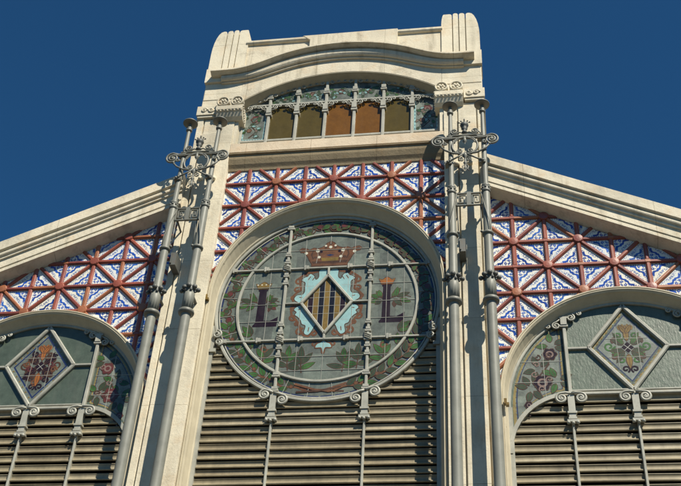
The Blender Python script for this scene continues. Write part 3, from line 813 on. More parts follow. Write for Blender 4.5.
for sg in (1, -1):
    T = (lambda q: q) if sg == 1 else mirror
    for c, r, t0, tu in (((-0.95, -0.95), 0.15, 0, 1.2), ((-0.66, -0.68), 0.13, -1, 1.1), ((-0.99, -1.28), 0.10, 1, 0.9), ((-1.08, -1.58), 0.12, 0.5, -1.0),
                         ((-1.05, -2.02), 0.12, 0.5, 1.1), ((-1.05, -2.36), 0.13, -0.5, -1.1), ((-0.78, -2.92), 0.15, 0.8, 1.1), ((-0.34, -2.99), 0.11, 1.5, -1.1), ((-0.90, -2.62), 0.08, 0.3, 1)):
        a.stroke(T(spiral(c, r, t0, tu, 16, 0.25)), 0.07, 'g_rust')
    a.stroke(T([(-0.30, -0.55), (-0.50, -0.60), (-0.72, -0.62), (-0.95, -0.80), (-0.90, -1.06), (-0.86, -1.30), (-1.0, -1.40), (-1.12, -1.55), (-1.08, -1.74)]), 0.075, 'g_rust')
    a.stroke(T([(-1.06, -1.94), (-1.12, -2.10), (-1.08, -2.32), (-0.94, -2.45), (-0.84, -2.65), (-0.76, -2.85), (-0.66, -3.05), (-0.50, -3.10), (-0.40, -2.98)]), 0.075, 'g_rust')
    a.poly(T(smooth(MU)), 'g_cyan', 'g_brown', 0.028); a.poly(T(smooth(ML)), 'g_cyan', 'g_brown', 0.028)
    for q in ([(-0.45, -0.80), (-0.52, -0.92)], [(-0.58, -0.76), (-0.66, -0.90)], [(-0.90, -1.58), (-0.80, -1.60)], [(-0.90, -2.07), (-0.80, -2.05)], [(-0.52, -2.92), (-0.50, -2.76)]): a.stroke(T(q), 0.03, 'g_rust')
    for q in ([(-1.0, -1.15), (-0.45, -1.15)], [(-0.66, -0.72), (-0.66, -1.50)], [(-0.70, -2.50), (-0.46, -2.50)]): a.stroke(T(q), 0.012, 'lead')
    a.stroke(T(spiral((-0.28, -3.40), 0.10, 0, 1.1, 14, 0.3)), 0.06, 'g_rust')
a.poly(smooth(FL), 'g_cyan', 'g_rust', 0.045)
a.build('blue_mantling', rose)
# the crown
CR = [(-0.60, -0.33), (-0.58, -0.24), (-0.66, -0.10), (-0.74, 0.08), (-0.84, 0.24), (-0.98, 0.27), (-1.03, 0.36), (-0.95, 0.43), (-0.80, 0.40), (-0.70, 0.34), (-0.56, 0.42), (-0.42, 0.38), (-0.28, 0.43), (-0.17, 0.50), (-0.12, 0.60), (0, 0.68)]
a = Art(CY)
full = CR+[(-x, z) for x, z in CR[-2::-1]]
a.poly(full, 'g_rust', 'g_brown', 0.03)
a.raw([(-0.55, -0.24), (0.55, -0.24), (0.60, -0.14), (-0.60, -0.14)], 'g_brown')
a.raw([(-0.26, -0.14), (0.26, -0.14), (0.30, 0.0), (-0.30, 0.0)], 'g_gold')
for sg in (-1, 1):
    a.stroke([(sg*0.30, -0.10), (sg*0.36, 0.15), (sg*0.30, 0.36)], 0.05, 'g_brown'); a.stroke([(sg*0.55, -0.05), (sg*0.62, 0.14), (sg*0.56, 0.34)], 0.05, 'g_brown')
    a.disc(sg*0.92, 0.35, 0.055, 'g_brown'); a.disc(sg*0.16, 0.42, 0.05, 'g_brown'); a.disc(sg*0.48, 0.02, 0.055, 'g_brown'); a.disc(sg*.30, 0.25, 0.05, 'g_plum')
    for x, z, r in ((0.80, 0.22, 0.055), (0.42, 0.30, 0.068), (0.36, 0.03, 0.052), (0.16, 0.50, 0.04)): a.disc(sg*x, z, r, 'g_pearl')
a.disc(0, 0.44, 0.055, 'g_pearl'); a.poly([(-0.14, 0.10), (0, 0.14), (0.14, 0.10), (0, 0.06)], 'g_blue'); a.disc(0, 0.58, 0.05, 'g_brown')
a.stroke([(-0.45, 0.42), (-0.40, 0.1), (-0.44, -0.22)], 0.012, 'lead'); a.stroke([(0.52, 0.42), (0.40, 0.1), (0.34, -0.22)], 0.012, 'lead')
a.build('crown', rose)
# the two letters L with coronets and sprigs
for sg, x0, tone in ((-1, -2.24, 'g_gold'), (1, 1.76, 'g_orange')):
    a = Art(CY); x = x0
    a.raw([(x-0.01, -1.20), (x+0.30, -1.20), (x+0.30, -1.27), (x+0.265, -1.30), (x+0.265, -2.44), (x+0.46, -2.46), (x+0.60, -2.38), (x+0.72, -2.30), (x+0.69, -2.68), (x-0.08, -2.68), (x-0.08, -2.62), (x, -2.52), (x+0.025, -1.30), (x-0.01, -1.27)], 'g_plum')
    c = Art(CY)
    cx = x+0.145
    c.poly([(cx-0.18, -1.19), (cx+0.18, -1.19), (cx+0.22, -1.06), (cx+0.26, -0.98), (cx+0.14, -1.02), (cx+0.08, -0.96), (cx, -0.91), (cx-0.08, -0.96), (cx-0.14, -1.02), (cx-0.26, -0.98), (cx-0.22, -1.06)], tone, 'g_brown')
    for d in (-0.2, -0.07, 0.07, 0.2): c.disc(cx+d, -1.02, 0.025, 'g_pearl' if sg < 0 else 'g_gold')
    a.build('letter', rose, 'left letter L in plum glass' if sg < 0 else 'right letter L in plum glass'); c.build('coronet', rose)
    t = Art(CY)
    for side in (-1, 1):
        bx = x+0.145+side*0.12
        z0 = -1.75
        out = (side == sg)
        ln = 0.50 if out else 0.34
        t.stroke([(bx, z0), (bx+side*ln*0.7, z0+0.12), (bx+side*ln*1.3, z0+0.02)], 0.03, 'g_brown')
        for d, an, L in ((0.05, 0.9, 0.42), (0.22, 0.35, 0.40), (0.16, 1.4, 0.38), (0.30, -0.35, 0.36), (0.12, -0.8, 0.34)):
            an2 = an if side > 0 else pi-an
            t.leaf(bx+side*d*(1 if out else 0.5), z0+0.05*(1 if an > 0 else -1), an2, L*(1 if out else 0.72), 0.15, random.choice(('g_green', 'g_green2', 'g_green')))
        if out:
            for q in ((0.50, -2.98), (0.62, -2.90)):
                t2 = Art(CY); t2.leaf(bx+side*q[0], q[1], 1.2 if side > 0 else pi-1.2, 0.34, 0.14, 'g_green2'); t2.build('leaf', rose)
    t2 = Art(CY+0.0002); t2.leaf(x+0.42, -1.86, -0.7, 0.26, 0.13, 'g_red'); t2.leaf(x+0.40, -1.86, -1.6, 0.24, 0.12, 'g_brown'); t2.build('leaf', rose, 'red leaf beside the letter')
    t.build('leaf_sprig', rose)
# lower laurels inside the inner ring
for sg in (-1, 1):
    a = Art(CY)
    for (x, z, L) in ((0.62, -4.05, 0.55), (1.05, -3.95, 0.5), (1.82, -3.78, 0.5)):
        a.stroke([(sg*x, z-0.38), (sg*(x+0.05), z+0.05)], 0.035, 'g_brown')
        for an, dz in ((0.35, -.22), (0.95, -.05), (1.57, .05), (2.2, -.05), (2.85, -.22)): a.leaf(sg*(x+0.03), z+dz, an+random.uniform(-.15, .15), L*random.uniform(.8, 1.0), 0.17, random.choice(('g_green', 'g_green2')))
    a.stroke(P_ := spiral((sg*1.85, -3.52), 0.12, 0, sg*1.0, 12, .4), 0.05, 'g_rust')
    a.leaf(sg*2.28, -3.5, 1.6, 0.42, 0.18); a.leaf(sg*2.28, -3.5, 0.9 if sg > 0 else 2.2, 0.36, 0.15, 'g_green2')
    a.leaf(sg*2.35, -2.95, 0.8 if sg > 0 else 2.3, 0.42, 0.16); a.leaf(sg*2.3, -2.98, 1.9 if sg < 0 else 1.2, 0.4, 0.15, 'g_green2'); a.leaf(sg*2.3, -3.0, 0.2 if sg > 0 else 2.9, 0.36, 0.13)
    a.build('laurel_spray', rose)
# wreath in the outer band
a = Art(CY)
RM = (RI+RO)/2-0.04
def pol(t, r): return (GC[0]+r*cos(t), GC[1]+r*sin(t))
for sg in (-1, 1):
    base = -pi/2
    pth = [pol(base+sg*(0.03+1.25*i/26), RM+0.05*sin(i*1.1)) for i in range(27)]
    a.stroke(pth, [0.075-0.045*i/26 for i in range(27)], 'g_rust')
    a.stroke([pol(base-sg*0.26, RM-0.14), pol(base-sg*0.05, RM-0.02), pol(base+sg*0.14, RM+0.06)], 0.07, 'g_rust')
    a.stroke([pol(base-sg*0.22, RM+0.12), pol(base-sg*0.02, RM+0.02), pol(base+sg*0.2, RM-0.05)], 0.06, 'g_brown')
    for i in range(20):
        t = base+sg*(0.26+1.05*i/19); dr = 1 if i % 2 else -1
        an = t+sg*pi/2+dr*sg*-0.6
        a.leaf(*pol(t, RM+0.03*dr), an, random.uniform(0.36, 0.46), 0.17, random.choice(('g_green', 'g_green2', 'g_green')))
        if i % 4 == 1: a.disc(*pol(t+0.03, RM-0.03*dr), 0.05, 'g_rust', 'g_brown')
    # upper part: running scrolls
    for i in range(17):
        t = base+sg*(1.42+1.70*i/16); dr = 1 if i % 2 else -1
        c = pol(t, RM+0.04*dr)
        a.stroke(spiral(c, 0.19, t+dr*1.2, dr*1.15, 16, 0.25), 0.034, 'g_brown')
        a.disc(c[0], c[1], 0.075, 'g_green2' if i % 3 else 'g_red', 'g_brown')
        a.leaf(*pol(t+0.045*sg, RM-0.08*dr), t+sg*pi/2-dr*0.7, 0.30, 0.17, 'g_green')
        a.leaf(*pol(t-0.03*sg, RM+0.10*dr), t-sg*pi/2+dr*0.5, 0.20, 0.11, random.choice(('g_green', 'g_green2')))
a.build('wreath', rose)
f = Art(CY); 
for k in range(48):
    t0, t1 = 2*pi*(k+0.06)/48, 2*pi*(k+0.94)/48
    f.raw([pol(t0, RO-0.20), pol(t1, RO-0.20), pol(t1, RO-0.14), pol(t0, RO-0.14)], 'g_blue')
f.build('blue_border', rose)

# --- louvres
SLATS = [M['slat'], M['slat_b'], M['slat_c']]
def slat_rows(mb, spans, z, y):
    prof = [(y+0.075, 0.072), (y+0.004, 0.072), (y+0.002, 0.058), (y+0.022, 0.030), (y+0.034, -0.010), (y+0.032, -0.050), (y+0.016, -0.082), (y-0.012, -0.098), (y-0.036, -0.112), (y-0.046, -0.132), (y-0.040, -0.152), (y-0.020, -0.163), (y+0.008, -0.160), (y+0.04, -0.12), (y+0.06, -0.05)]
    for xa, xb in spans:
        if xb-xa > 0.02:
            mb.mat(random.choice((0, 0, 1, 2))); e = [random.uniform(-.009, .009) for _ in range(2)]; tl = random.uniform(-.06, .10)
            mb.grid([[(x, yy+tl*(dz+.13), z+dz+h) for yy, dz in prof] for x, h in zip((xa, xb), e)])
ZB = -11.6
lv = MB(); z = -1.95; LY = 0.30
while z > ZB:
    d = z-0.02-GC[1]
    if d > -RO+0.02:
        c = chord(RO, d); spans = [(-3.56, -c), (c, 3.56)]
    else: spans = [(-3.56, -VX), (-VX, VX), (VX, 3.56)]
    slat_rows(lv, spans, z, LY); z -= 0.272
cl = lv.build('louvres', SLATS, hall, auto=True)
bk = MB(); bk.box(-3.7, 3.7, 0.60, 0.65, ZB, 1.9); bk.build('louvre_gap_shade', M['dark'], cl)  # black sheet behind the slats, paints the shadow in the gaps
mu = MB()
def lmull(mb, x, zt, zb_, y):
    mb.bar((x, zb_), (x, zt-0.75), 0.075, y-0.03, y+0.12, 0.015)
    mb.box(x-0.095, x+0.095, y-0.08, y+0.1, zt-0.80, zt-0.02); mb.box(x-0.13, x+0.13, y-0.11, y+0.1, zt-0.62, zt-0.56)
    mb.box(x-0.115, x+0.115, y-0.10, y+0.1, zt-0.80, zt-0.74); mb.box(x-0.16, x+0.16, y-0.12, y+0.1, zt-0.90, zt-0.83)
    mb.ball((x-0.13, y-0.1, zt-0.92), 0.055, 8); mb.ball((x+0.13, y-0.1, zt-0.92), 0.055, 8); mb.ball((x, y-0.12, zt-0.95), 0.05, 8)
def lscroll(mb, x, zt, y, r=0.17, tilt=0.0):
    for sg in (-1, 1):
        c = (x+sg*0.27, zt-0.13+sg*tilt)
        mb.tube(P3([(x+sg*0.02, zt+0.03), (x+sg*0.14, zt+0.05+sg*tilt*.5)]+spiral(c, r, pi/2, -sg*1.75, 30, 0.16), y-0.06), 0.040, 7)
        mb.ball((c[0], y-0.06, c[1]), 0.05, 8)
for sx in (-1, 1):
    zt = GC[1]-vz; mu = MB()
    lmull(mu, sx*VX, zt, ZB, LY-0.05); lscroll(mu, sx*VX, zt-0.02, LY-0.08, 0.17, sx*0.10)
    mu.build('louvre_mullion', M['frame'], cl); mu = MB()
    mu.box(sx*3.52-0.07, sx*3.52+0.07, LY-0.06, LY+0.1, ZB, -2.6)
    mu.tube(P3(spiral((sx*3.38, -2.98), 0.15, pi/2, sx*1.6, 24), LY-0.12), 0.038, 7); mu.tube(P3(spiral((sx*3.30, -3.28), 0.12, -pi/2, -sx*1.6, 20), LY-0.12), 0.034, 7)
    mu.box(sx*3.46-0.10, sx*3.46+0.10, LY-0.12, LY+0.1, -3.62, -3.5)
    mu.build('jamb_bar', M['frame'], cl)


# --- side windows
TZ = -5.45; MX = 1.77; KR = (1.76, 1.85)
def side_window(s):
    cx = s*SX; R = 3.56; zc = SARC_Z-0.12; Y = 0.30
    arcp = [(cx+R*cos(t), zc+R*sin(t)) for t in [pi*i/48 for i in range(49)]]
    low_r = [(cx+MX+KR[0]*sin(pi/2*i/14), TZ-KR[1]+KR[1]*cos(pi/2*i/14)) for i in range(15)]       # from mullion out to the jamb
    low_l = [(2*cx-x, z) for x, z in low_r]
    g = MB(); g.mat(0)
    g.sheet(arcp+[(p) for p in low_l[::-1]]+low_r[:], Y)
    win = g.build('arched_window', [M['g_plain'] if s < 0 else M['g_rib']], hall)
    f = MB()
    f.ring((cx, zc), R-0.10, R+0.05, Y-0.07, Y+0.1, 0, pi, 56, 0.02)
    for sx in (-1, 1):
        x = cx+sx*MX; zt_ = zc+sqrt(R*R-MX*MX)
        f.bar((x, TZ), (x, zt_), 0.11, Y-0.12, Y+0.015, 0.02)
        f.box(x-0.12, x+0.12, Y-0.15, Y+.01, zt_-0.42, zt_-0.36); f.box(x-0.09, x+0.09, Y-0.17, Y+.01, zt_-0.357, zt_-0.12); f.box(x-0.13, x+0.13, Y-0.15, Y+.01, zt_-0.117, zt_-0.06)
        f.box(cx+sx*3.49-0.07, cx+sx*3.49+0.07, Y-0.07, Y+0.2, -12.0, zc)
        lr = low_r if sx > 0 else low_l
        rows = []
        for i in range(len(lr)):
            p0 = lr[max(i-1, 0)]; p1 = lr[min(i+1, len(lr)-1)]; dx, dz = p1[0]-p0[0], p1[1]-p0[1]; l = sqrt(dx*dx+dz*dz)
            nx, nz = -dz/l*0.06, dx/l*0.06
            rows.append([(lr[i][0]+nx, Y-0.09, lr[i][1]+nz), (lr[i][0]-nx, Y-0.09, lr[i][1]-nz), (lr[i][0]-nx, Y+0.15, lr[i][1]-nz), (lr[i][0]+nx, Y+0.15, lr[i][1]+nz)])
        f.grid(rows)
    f.bar((cx-MX, TZ), (cx+MX, TZ), 0.10, Y-0.10, Y+0.15, 0.02); f.bar((cx-MX, TZ+0.12), (cx+MX, TZ+0.12), 0.05, Y-0.06, Y+0.015, 0.01)
    D = [(cx, -2.44), (cx+1.12, -3.90), (cx, -5.36), (cx-1.12, -3.90)]
    for sx in (-1, 1): f.bar((cx+sx*1.10, -3.9), (cx+sx*MX, -3.9), 0.08, Y-0.08, Y+0.012, 0.015)
    f.build('glazing_bars', M['frame'], win, auto=True)
    f = MB()
    for i in range(4): f.bar(D[i], D[(i+1) % 4], 0.13, Y-0.10, Y+0.014, 0.03)
    f.build('diamond_frame', M['frame'], win)
    # scrolls at the top of the mullions
    for sx in (-1, 1):
        x = cx+sx*MX; zt_ = zc+sqrt(R*R-MX*MX)
        for sg in (-1, 1):
            c = (x+sg*0.22, zt_-0.22+(-sg*sx)*0.14)
            one('scroll', M['frame'], win, P3([(x, zt_-0.06)]+spiral(c, 0.13, pi/2, -sg*1.6, 22), Y-0.1), 0.032, 6)
            one('scroll', M['frame'], win, P3(spiral((x+sg*0.46, c[1]+0.06-sg*sx*0.08), 0.085, pi/2, -sg*1.4, 16), Y-0.1), 0.026, 6)
    # diamond picture
    a = Art(Y)
    def sh(k): return [(cx+(x-cx)*k, -3.9+(z+3.9)*k) for x, z in D]
    a.raw(sh(0.93), 'g_yellow' if s > 0 else 'g_border')
    if s > 0: a.raw(sh(0.86), 'g_plain'); a.raw(sh(0.80), 'g_blue'); a.raw(sh(0.765), 'g_border')
    else: a.raw(sh(0.80), 'g_blue'); a.raw(sh(0.745), 'g_slate')
    edge = sh(0.865)
    for i in range(4):
        for k in range(13):
            t = (k+0.5)/13; p = edge[i]; q = edge[(i+1) % 4]
            a.disc(p[0]+(q[0]-p[0])*t, p[1]+(q[1]-p[1])*t, 0.030, 'g_gold' if k % 2 else 'g_border', n=6)
    c1, c2 = ('g_orange', 'g_brown') if s < 0 else ('g_gold', 'g_green')
    zc2 = -3.9
    for sx in (-1, 1):
        for (x, z, r, t0, tu, m_) in ((0.22, 0.42, 0.18, 2.5, 1.3, c2), (0.20, -0.42, 0.18, -2.5, -1.3, c2), (0.52, 0.05, 0.17, 3.1, 1.3, c2), (0.34, -0.12, 0.14, 1.5, -1.2, c2), (0.14, 0.72, 0.11, 2, 1.2, c1), (0.13, -0.74, 0.12, -2, -1.2, 'g_plum'), (0.34, 0.26, 0.12, -1, 1.2, 'g_brown'), (0.42, -0.32, 0.10, 1, 1.2, 'g_brown')):
            a.stroke([(cx+sx*(p-0), zc2+q) for p, q in spiral((x, z), r, t0, tu, 18, 0.2)], 0.055, m_)
        for an, L in ((0.5, 0.4), (1.0, 0.5), (-0.5, 0.4), (-1.0, 0.5), (0.0, 0.42)):
            a.leaf(cx+sx*0.10, zc2+0.1*(1 if an > 0 else -1), an if sx > 0 else pi-an, L, 0.13, ('g_plum' if s < 0 else random.choice(('g_green', 'g_green2'))))
    if s < 0:
        for k in range(16):
            an = 2*pi*(k+0.5)/16; rr = 0.50*(1 if k % 2 else 0.75)
            p = (cx+rr*0.95*cos(an), zc2+rr*1.2*sin(an)); a.stroke(spiral(p, 0.12, an, (1.3 if k % 2 else -1.3), 14, 0.2), 0.05, ('g_red', 'g_plum', 'g_brown', 'g_rust')[k % 4])
    a.leaf(cx, zc2+0.22, pi/2, 0.58, 0.14, c1); a.leaf(cx, zc2-0.22, -pi/2, 0.50, 0.16, c1 if s < 0 else 'g_gold')
    a.leaf(cx, zc2+0.5, pi/2+0.5, 0.34, 0.12, c1); a.leaf(cx, zc2+0.5, pi/2-0.5, 0.34, 0.12, c1)
    a.poly([(cx, zc2+0.20), (cx+0.18, zc2), (cx, zc2-0.20), (cx-0.18, zc2)], 'g_plum', 'g_border' if s > 0 else 'g_brown', 0.02)
    a.stroke([(cx-0.10, zc2+0.10), (cx+0.10, zc2-0.10)], 0.018, 'lead'); a.stroke([(cx-0.10, zc2-0.10), (cx+0.10, zc2+0.10)], 0.018, 'lead')
    for d in (-0.25, 0.25):
        ww = 0.82*(1-0.25/0.84)
        a.stroke([(cx-0.6, zc2+d*1.3), (cx+0.6, zc2+d*1.3)], 0.012, 'lead'); a.stroke([(cx+d*1.2, zc2-0.75), (cx+d*1.2, zc2+0.75)], 0.012, 'lead')
    a.build('diamond_picture', win, 'diamond of orange and brown scrolls' if s < 0 else 'diamond of green and brown scrolls with red centre')
    # corner floral panels
    for sx in (-1, 1):
        a = Art(Y)
        lr = low_r if sx > 0 else low_l
        xin = cx+sx*(MX+0.14)
        up = [(cx+sx*(R-0.16)*cos(t), zc+(R-0.16)*sin(t)) for t in [1.02-0.14*i/1.0*0.1 for i in range(0)]]
        t_in = math.acos((MX+0.14)/(R-0.16)); bord = []
        outer = [(cx+sx*(R-0.16)*cos(t_in*(1-i/16)), zc+(R-0.16)*sin(t_in*(1-i/16))) for i in range(17)]
        lower = [(x+sx*-0.0, z+0.16) for x, z in lr[:-1]]
        lower = [p for p in lower if (p[0]-xin)*sx > 0 and p[1] > -6.45]
        ring_ = [(xin, TZ+0.17)]+lower+[(cx+sx*(R-0.17), zc-0.72)]+outer[::-1]
        a.raw(ring_, 'g_yellow')
        gx = sum(p[0] for p in ring_)/len(ring_); gz = sum(p[1] for p in ring_)/len(ring_)
        gx = cx+sx*2.45; gz = -4.75
        inn = [(gx+(x-gx)*0.92, gz+(z-gz)*0.94) for x, z in ring_]; a.raw(inn, 'g_border')
        inn = [(gx+(x-gx)*0.895, gz+(z-gz)*0.92) for x, z in ring_]; a.raw(inn, 'g_blue')
        inn = [(gx+(x-gx)*0.86, gz+(z-gz)*0.895) for x, z in ring_]; a.raw(inn, 'g_border')
        n_ = len(ring_)
        for i in range(n_):
            p = ring_[i]; q = ring_[(i+1) % n_]; l = sqrt((p[0]-q[0])**2+(p[1]-q[1])**2); m_ = max(1, int(l/0.11))
            for k in range(m_):
                t = (k+0.5)/m_; x, z = p[0]+(q[0]-p[0])*t, p[1]+(q[1]-p[1])*t
                a.disc(gx+(x-gx)*0.91, gz+(z-gz)*0.93, 0.018, 'g_gold', n=5)
        stem = [(cx+sx*2.95, -6.1), (cx+sx*2.55, -5.5), (cx+sx*2.75, -5.0), (cx+sx*2.3, -4.4), (cx+sx*2.35, -3.8)]
        a.stroke(stem, 0.05, 'g_brown')
        for (x, z) in ((2.18, -3.75), (2.6, -4.55), (2.1, -4.95), (2.85, -5.2)):
            for k in range(5):
                an = 2*pi*k/5+random.uniform(-.3, .3); a.leaf(cx+sx*(x+0.12*cos(an)), z+0.12*sin(an), an if sx > 0 else pi-an, 0.34, 0.17, random.choice(('g_green', 'g_green2', 'g_green2')))
        for (x, z, r) in ((2.25, -4.05, 0.19), (2.52, -5.02, 0.24), (2.95, -5.75, 0.10)): a.flower(cx+sx*x, z, r, 'g_red' if s < 0 else 'g_plum', 'g_pink')
        for k in range(6): a.stroke([(cx+sx*p, q) for p, q in spiral((random.uniform(2.0, 2.8), random.uniform(-5.3, -3.9)), 0.1, random.uniform(0, 6), 1.1, 12, .3)], 0.035, random.choice(('g_pink', 'g_brown')))
        a.stroke([(xin, -4.3), (cx+sx*3.1, -4.3)], 0.014, 'lead'); a.stroke([(xin, -5.0), (cx+sx*3.3, -5.0)], 0.014, 'lead'); a.stroke([(cx+sx*2.45, -5.6), (cx+sx*2.45, -3.6)], 0.014, 'lead')
        a.build('floral_panel', win)
    # louvres below
    lv = MB(); z = TZ-0.12; sp = 0.305; i = 0
    while z > -12.0:
        if z > TZ-KR[1]: ex = MX+KR[0]*sqrt(max(0, 1-((z-TZ+KR[1]-0.05)/KR[1])**2))
        else: ex = 3.53
        slat_rows(lv, [(cx-ex, cx-MX), (cx-MX, cx), (cx, cx+MX), (cx+MX, cx+ex)], z, LY); z -= sp
    lo = lv.build('louvres', SLATS, hall, auto=True)
    bk = MB(); bk.box(cx-3.7, cx+3.7, 0.60, 0.65, -12.0, -1.9); bk.build('louvre_gap_shade', M['dark'], lo)  # same black sheet here, gap shadow put in as colour
    for x in (cx-MX, cx, cx+MX):
        mu = MB(); lmull(mu, x, TZ-0.05, -12.0, LY-0.06); lscroll(mu, x, TZ-0.06, LY-0.10, 0.165)
        mu.build('louvre_mullion', M['frame'], lo)
for s in (-1, 1): side_window(s)

# --- plain lower storey, never in the picture but there
b = MB()
b.box(-OUT, OUT, 0.25, 2.0, GZ, -12.05)
for x0, x1 in ((-3.6, 3.6), (-12.4, -5.6), (5.6, 12.4)): b.box(x0, x1, -0.05, 0.247, -12.3, -11.65)
b.build('lower_wall', M['stone'], hall)
b = MB(); 
for s in (-1, 1): b = MB(); b.box(min(s*12.9, s*14.2), max(s*12.9, s*14.2), 2.2, 14, GZ, cop_z(s, 14.2)-0.9); b.build('side_wall', M['stone'], hall)

# ------------------------------------------------------------------ poles
def make_pole():
    r = empty('iron_pole', (0, -1.0, GZ)); o = (0, -1.0, 0)
    prof = [(0.22, GZ), (0.22, GZ+0.5), (0.165, GZ+0.7), (0.158, -12), (0.152, -3.05), (0.152, -2.2), (0.138, -2.1), (0.132, -0.5), (0.124, 1.2), (0.105, 1.45), (0.092, 1.7), (0.080, 3.6), (0.062, 5.05), (0.062, 5.35)]
    MB().lathe(prof, o, 24).build('shaft', M['pole'], r)
    b = MB(); b.lathe([(0.15, -3.04), (0.235, -3.02), (0.25, -2.96), (0.235, -2.90), (0.17, -2.87)], o, 24); b.build('collar', M['iron'], r)
    b = MB(); b.lathe([(0.18, -2.87), (0.178, -2.30), (0.16, -2.24)], o, 24, flute=True); b.build('fluted_sleeve', M['pole'], r)
    b = MB()
    for k in range(6):
        t = 2*pi*k/6-pi/2; b.ball((0.19*cos(t), -1.0+0.19*sin(t), -2.04), 0.082, 10); b.ball((0.17*cos(t+.5), -1.0+0.17*sin(t+.5), -2.18), 0.045, 8)
    b.ball((0.27, -1.0, -2.12), 0.075, 10); b.ball((-0.27, -1.0, -2.12), 0.075, 10); b.lathe([(0.14, -2.2), (0.17, -2.1), (0.14, -1.98)], o, 16)
    b.build('knob_ring', M['iron_d'], r)
    b = MB(); b.lathe([(0.13, -0.47), (0.175, -0.46), (0.18, -0.40), (0.165, -0.36), (0.13, -0.34)], o, 24); b.build('collar', M['iron'], r)
    b = MB(); b.lathe([(0.12, 1.30), (0.145, 1.32), (0.145, 1.40), (0.125, 1.43), (0.125, 1.52), (0.142, 1.55), (0.142, 1.61), (0.10, 1.66)], o, 24)
    for k in range(8): t = 2*pi*k/8; b.ball((0.135*cos(t), -1+0.135*sin(t), 1.475), 0.035, 6)
    b.build('collar', M['iron'], r)
    b = MB(); b.lathe([(0.07, 4.98), (0.105, 5.0), (0.11, 5.06), (0.085, 5.09), (0.085, 5.12), (0.10, 5.15), (0.065, 5.18)], o, 20); b.build('neck_ring', M['iron'], r)
    b = MB(); b.lathe([(0.06, 5.33), (0.17, 5.365), (0.245, 5.355), (0.265, 5.375), (0.265, 5.40), (0.22, 5.45), (0.10, 5.52), (0.045, 5.56), (0.03, 5.60), (0.0, 5.61)], o, 28); b.build('cap', M['iron'], r)
    # stays back to the pilaster
    for z in (-2.1, -12): b = MB(); b.tube([(0, -0.95, z), (0, -0.25, z)], 0.05, 8); b.build('wall_stay', M['iron_d'], r)
    return r
POLES = [(-5.17, 'grey iron pole with disc cap at the far left, standing against the sky'), (-4.08, 'grey iron pole with disc cap on the left pilaster, nearest the round window'),
         (4.06, 'grey iron pole with disc cap on the right pilaster, nearest the round window'), (5.15, 'grey iron pole with disc cap at the outer right edge of the right pilaster')]
proto = make_pole()
for i, (x, lab) in enumerate(POLES):
    o = proto if i == 0 else copy_tree(proto)
    o.location.x = x*S; tag(o, lab, 'pole', 'iron poles paired on the two pilasters')

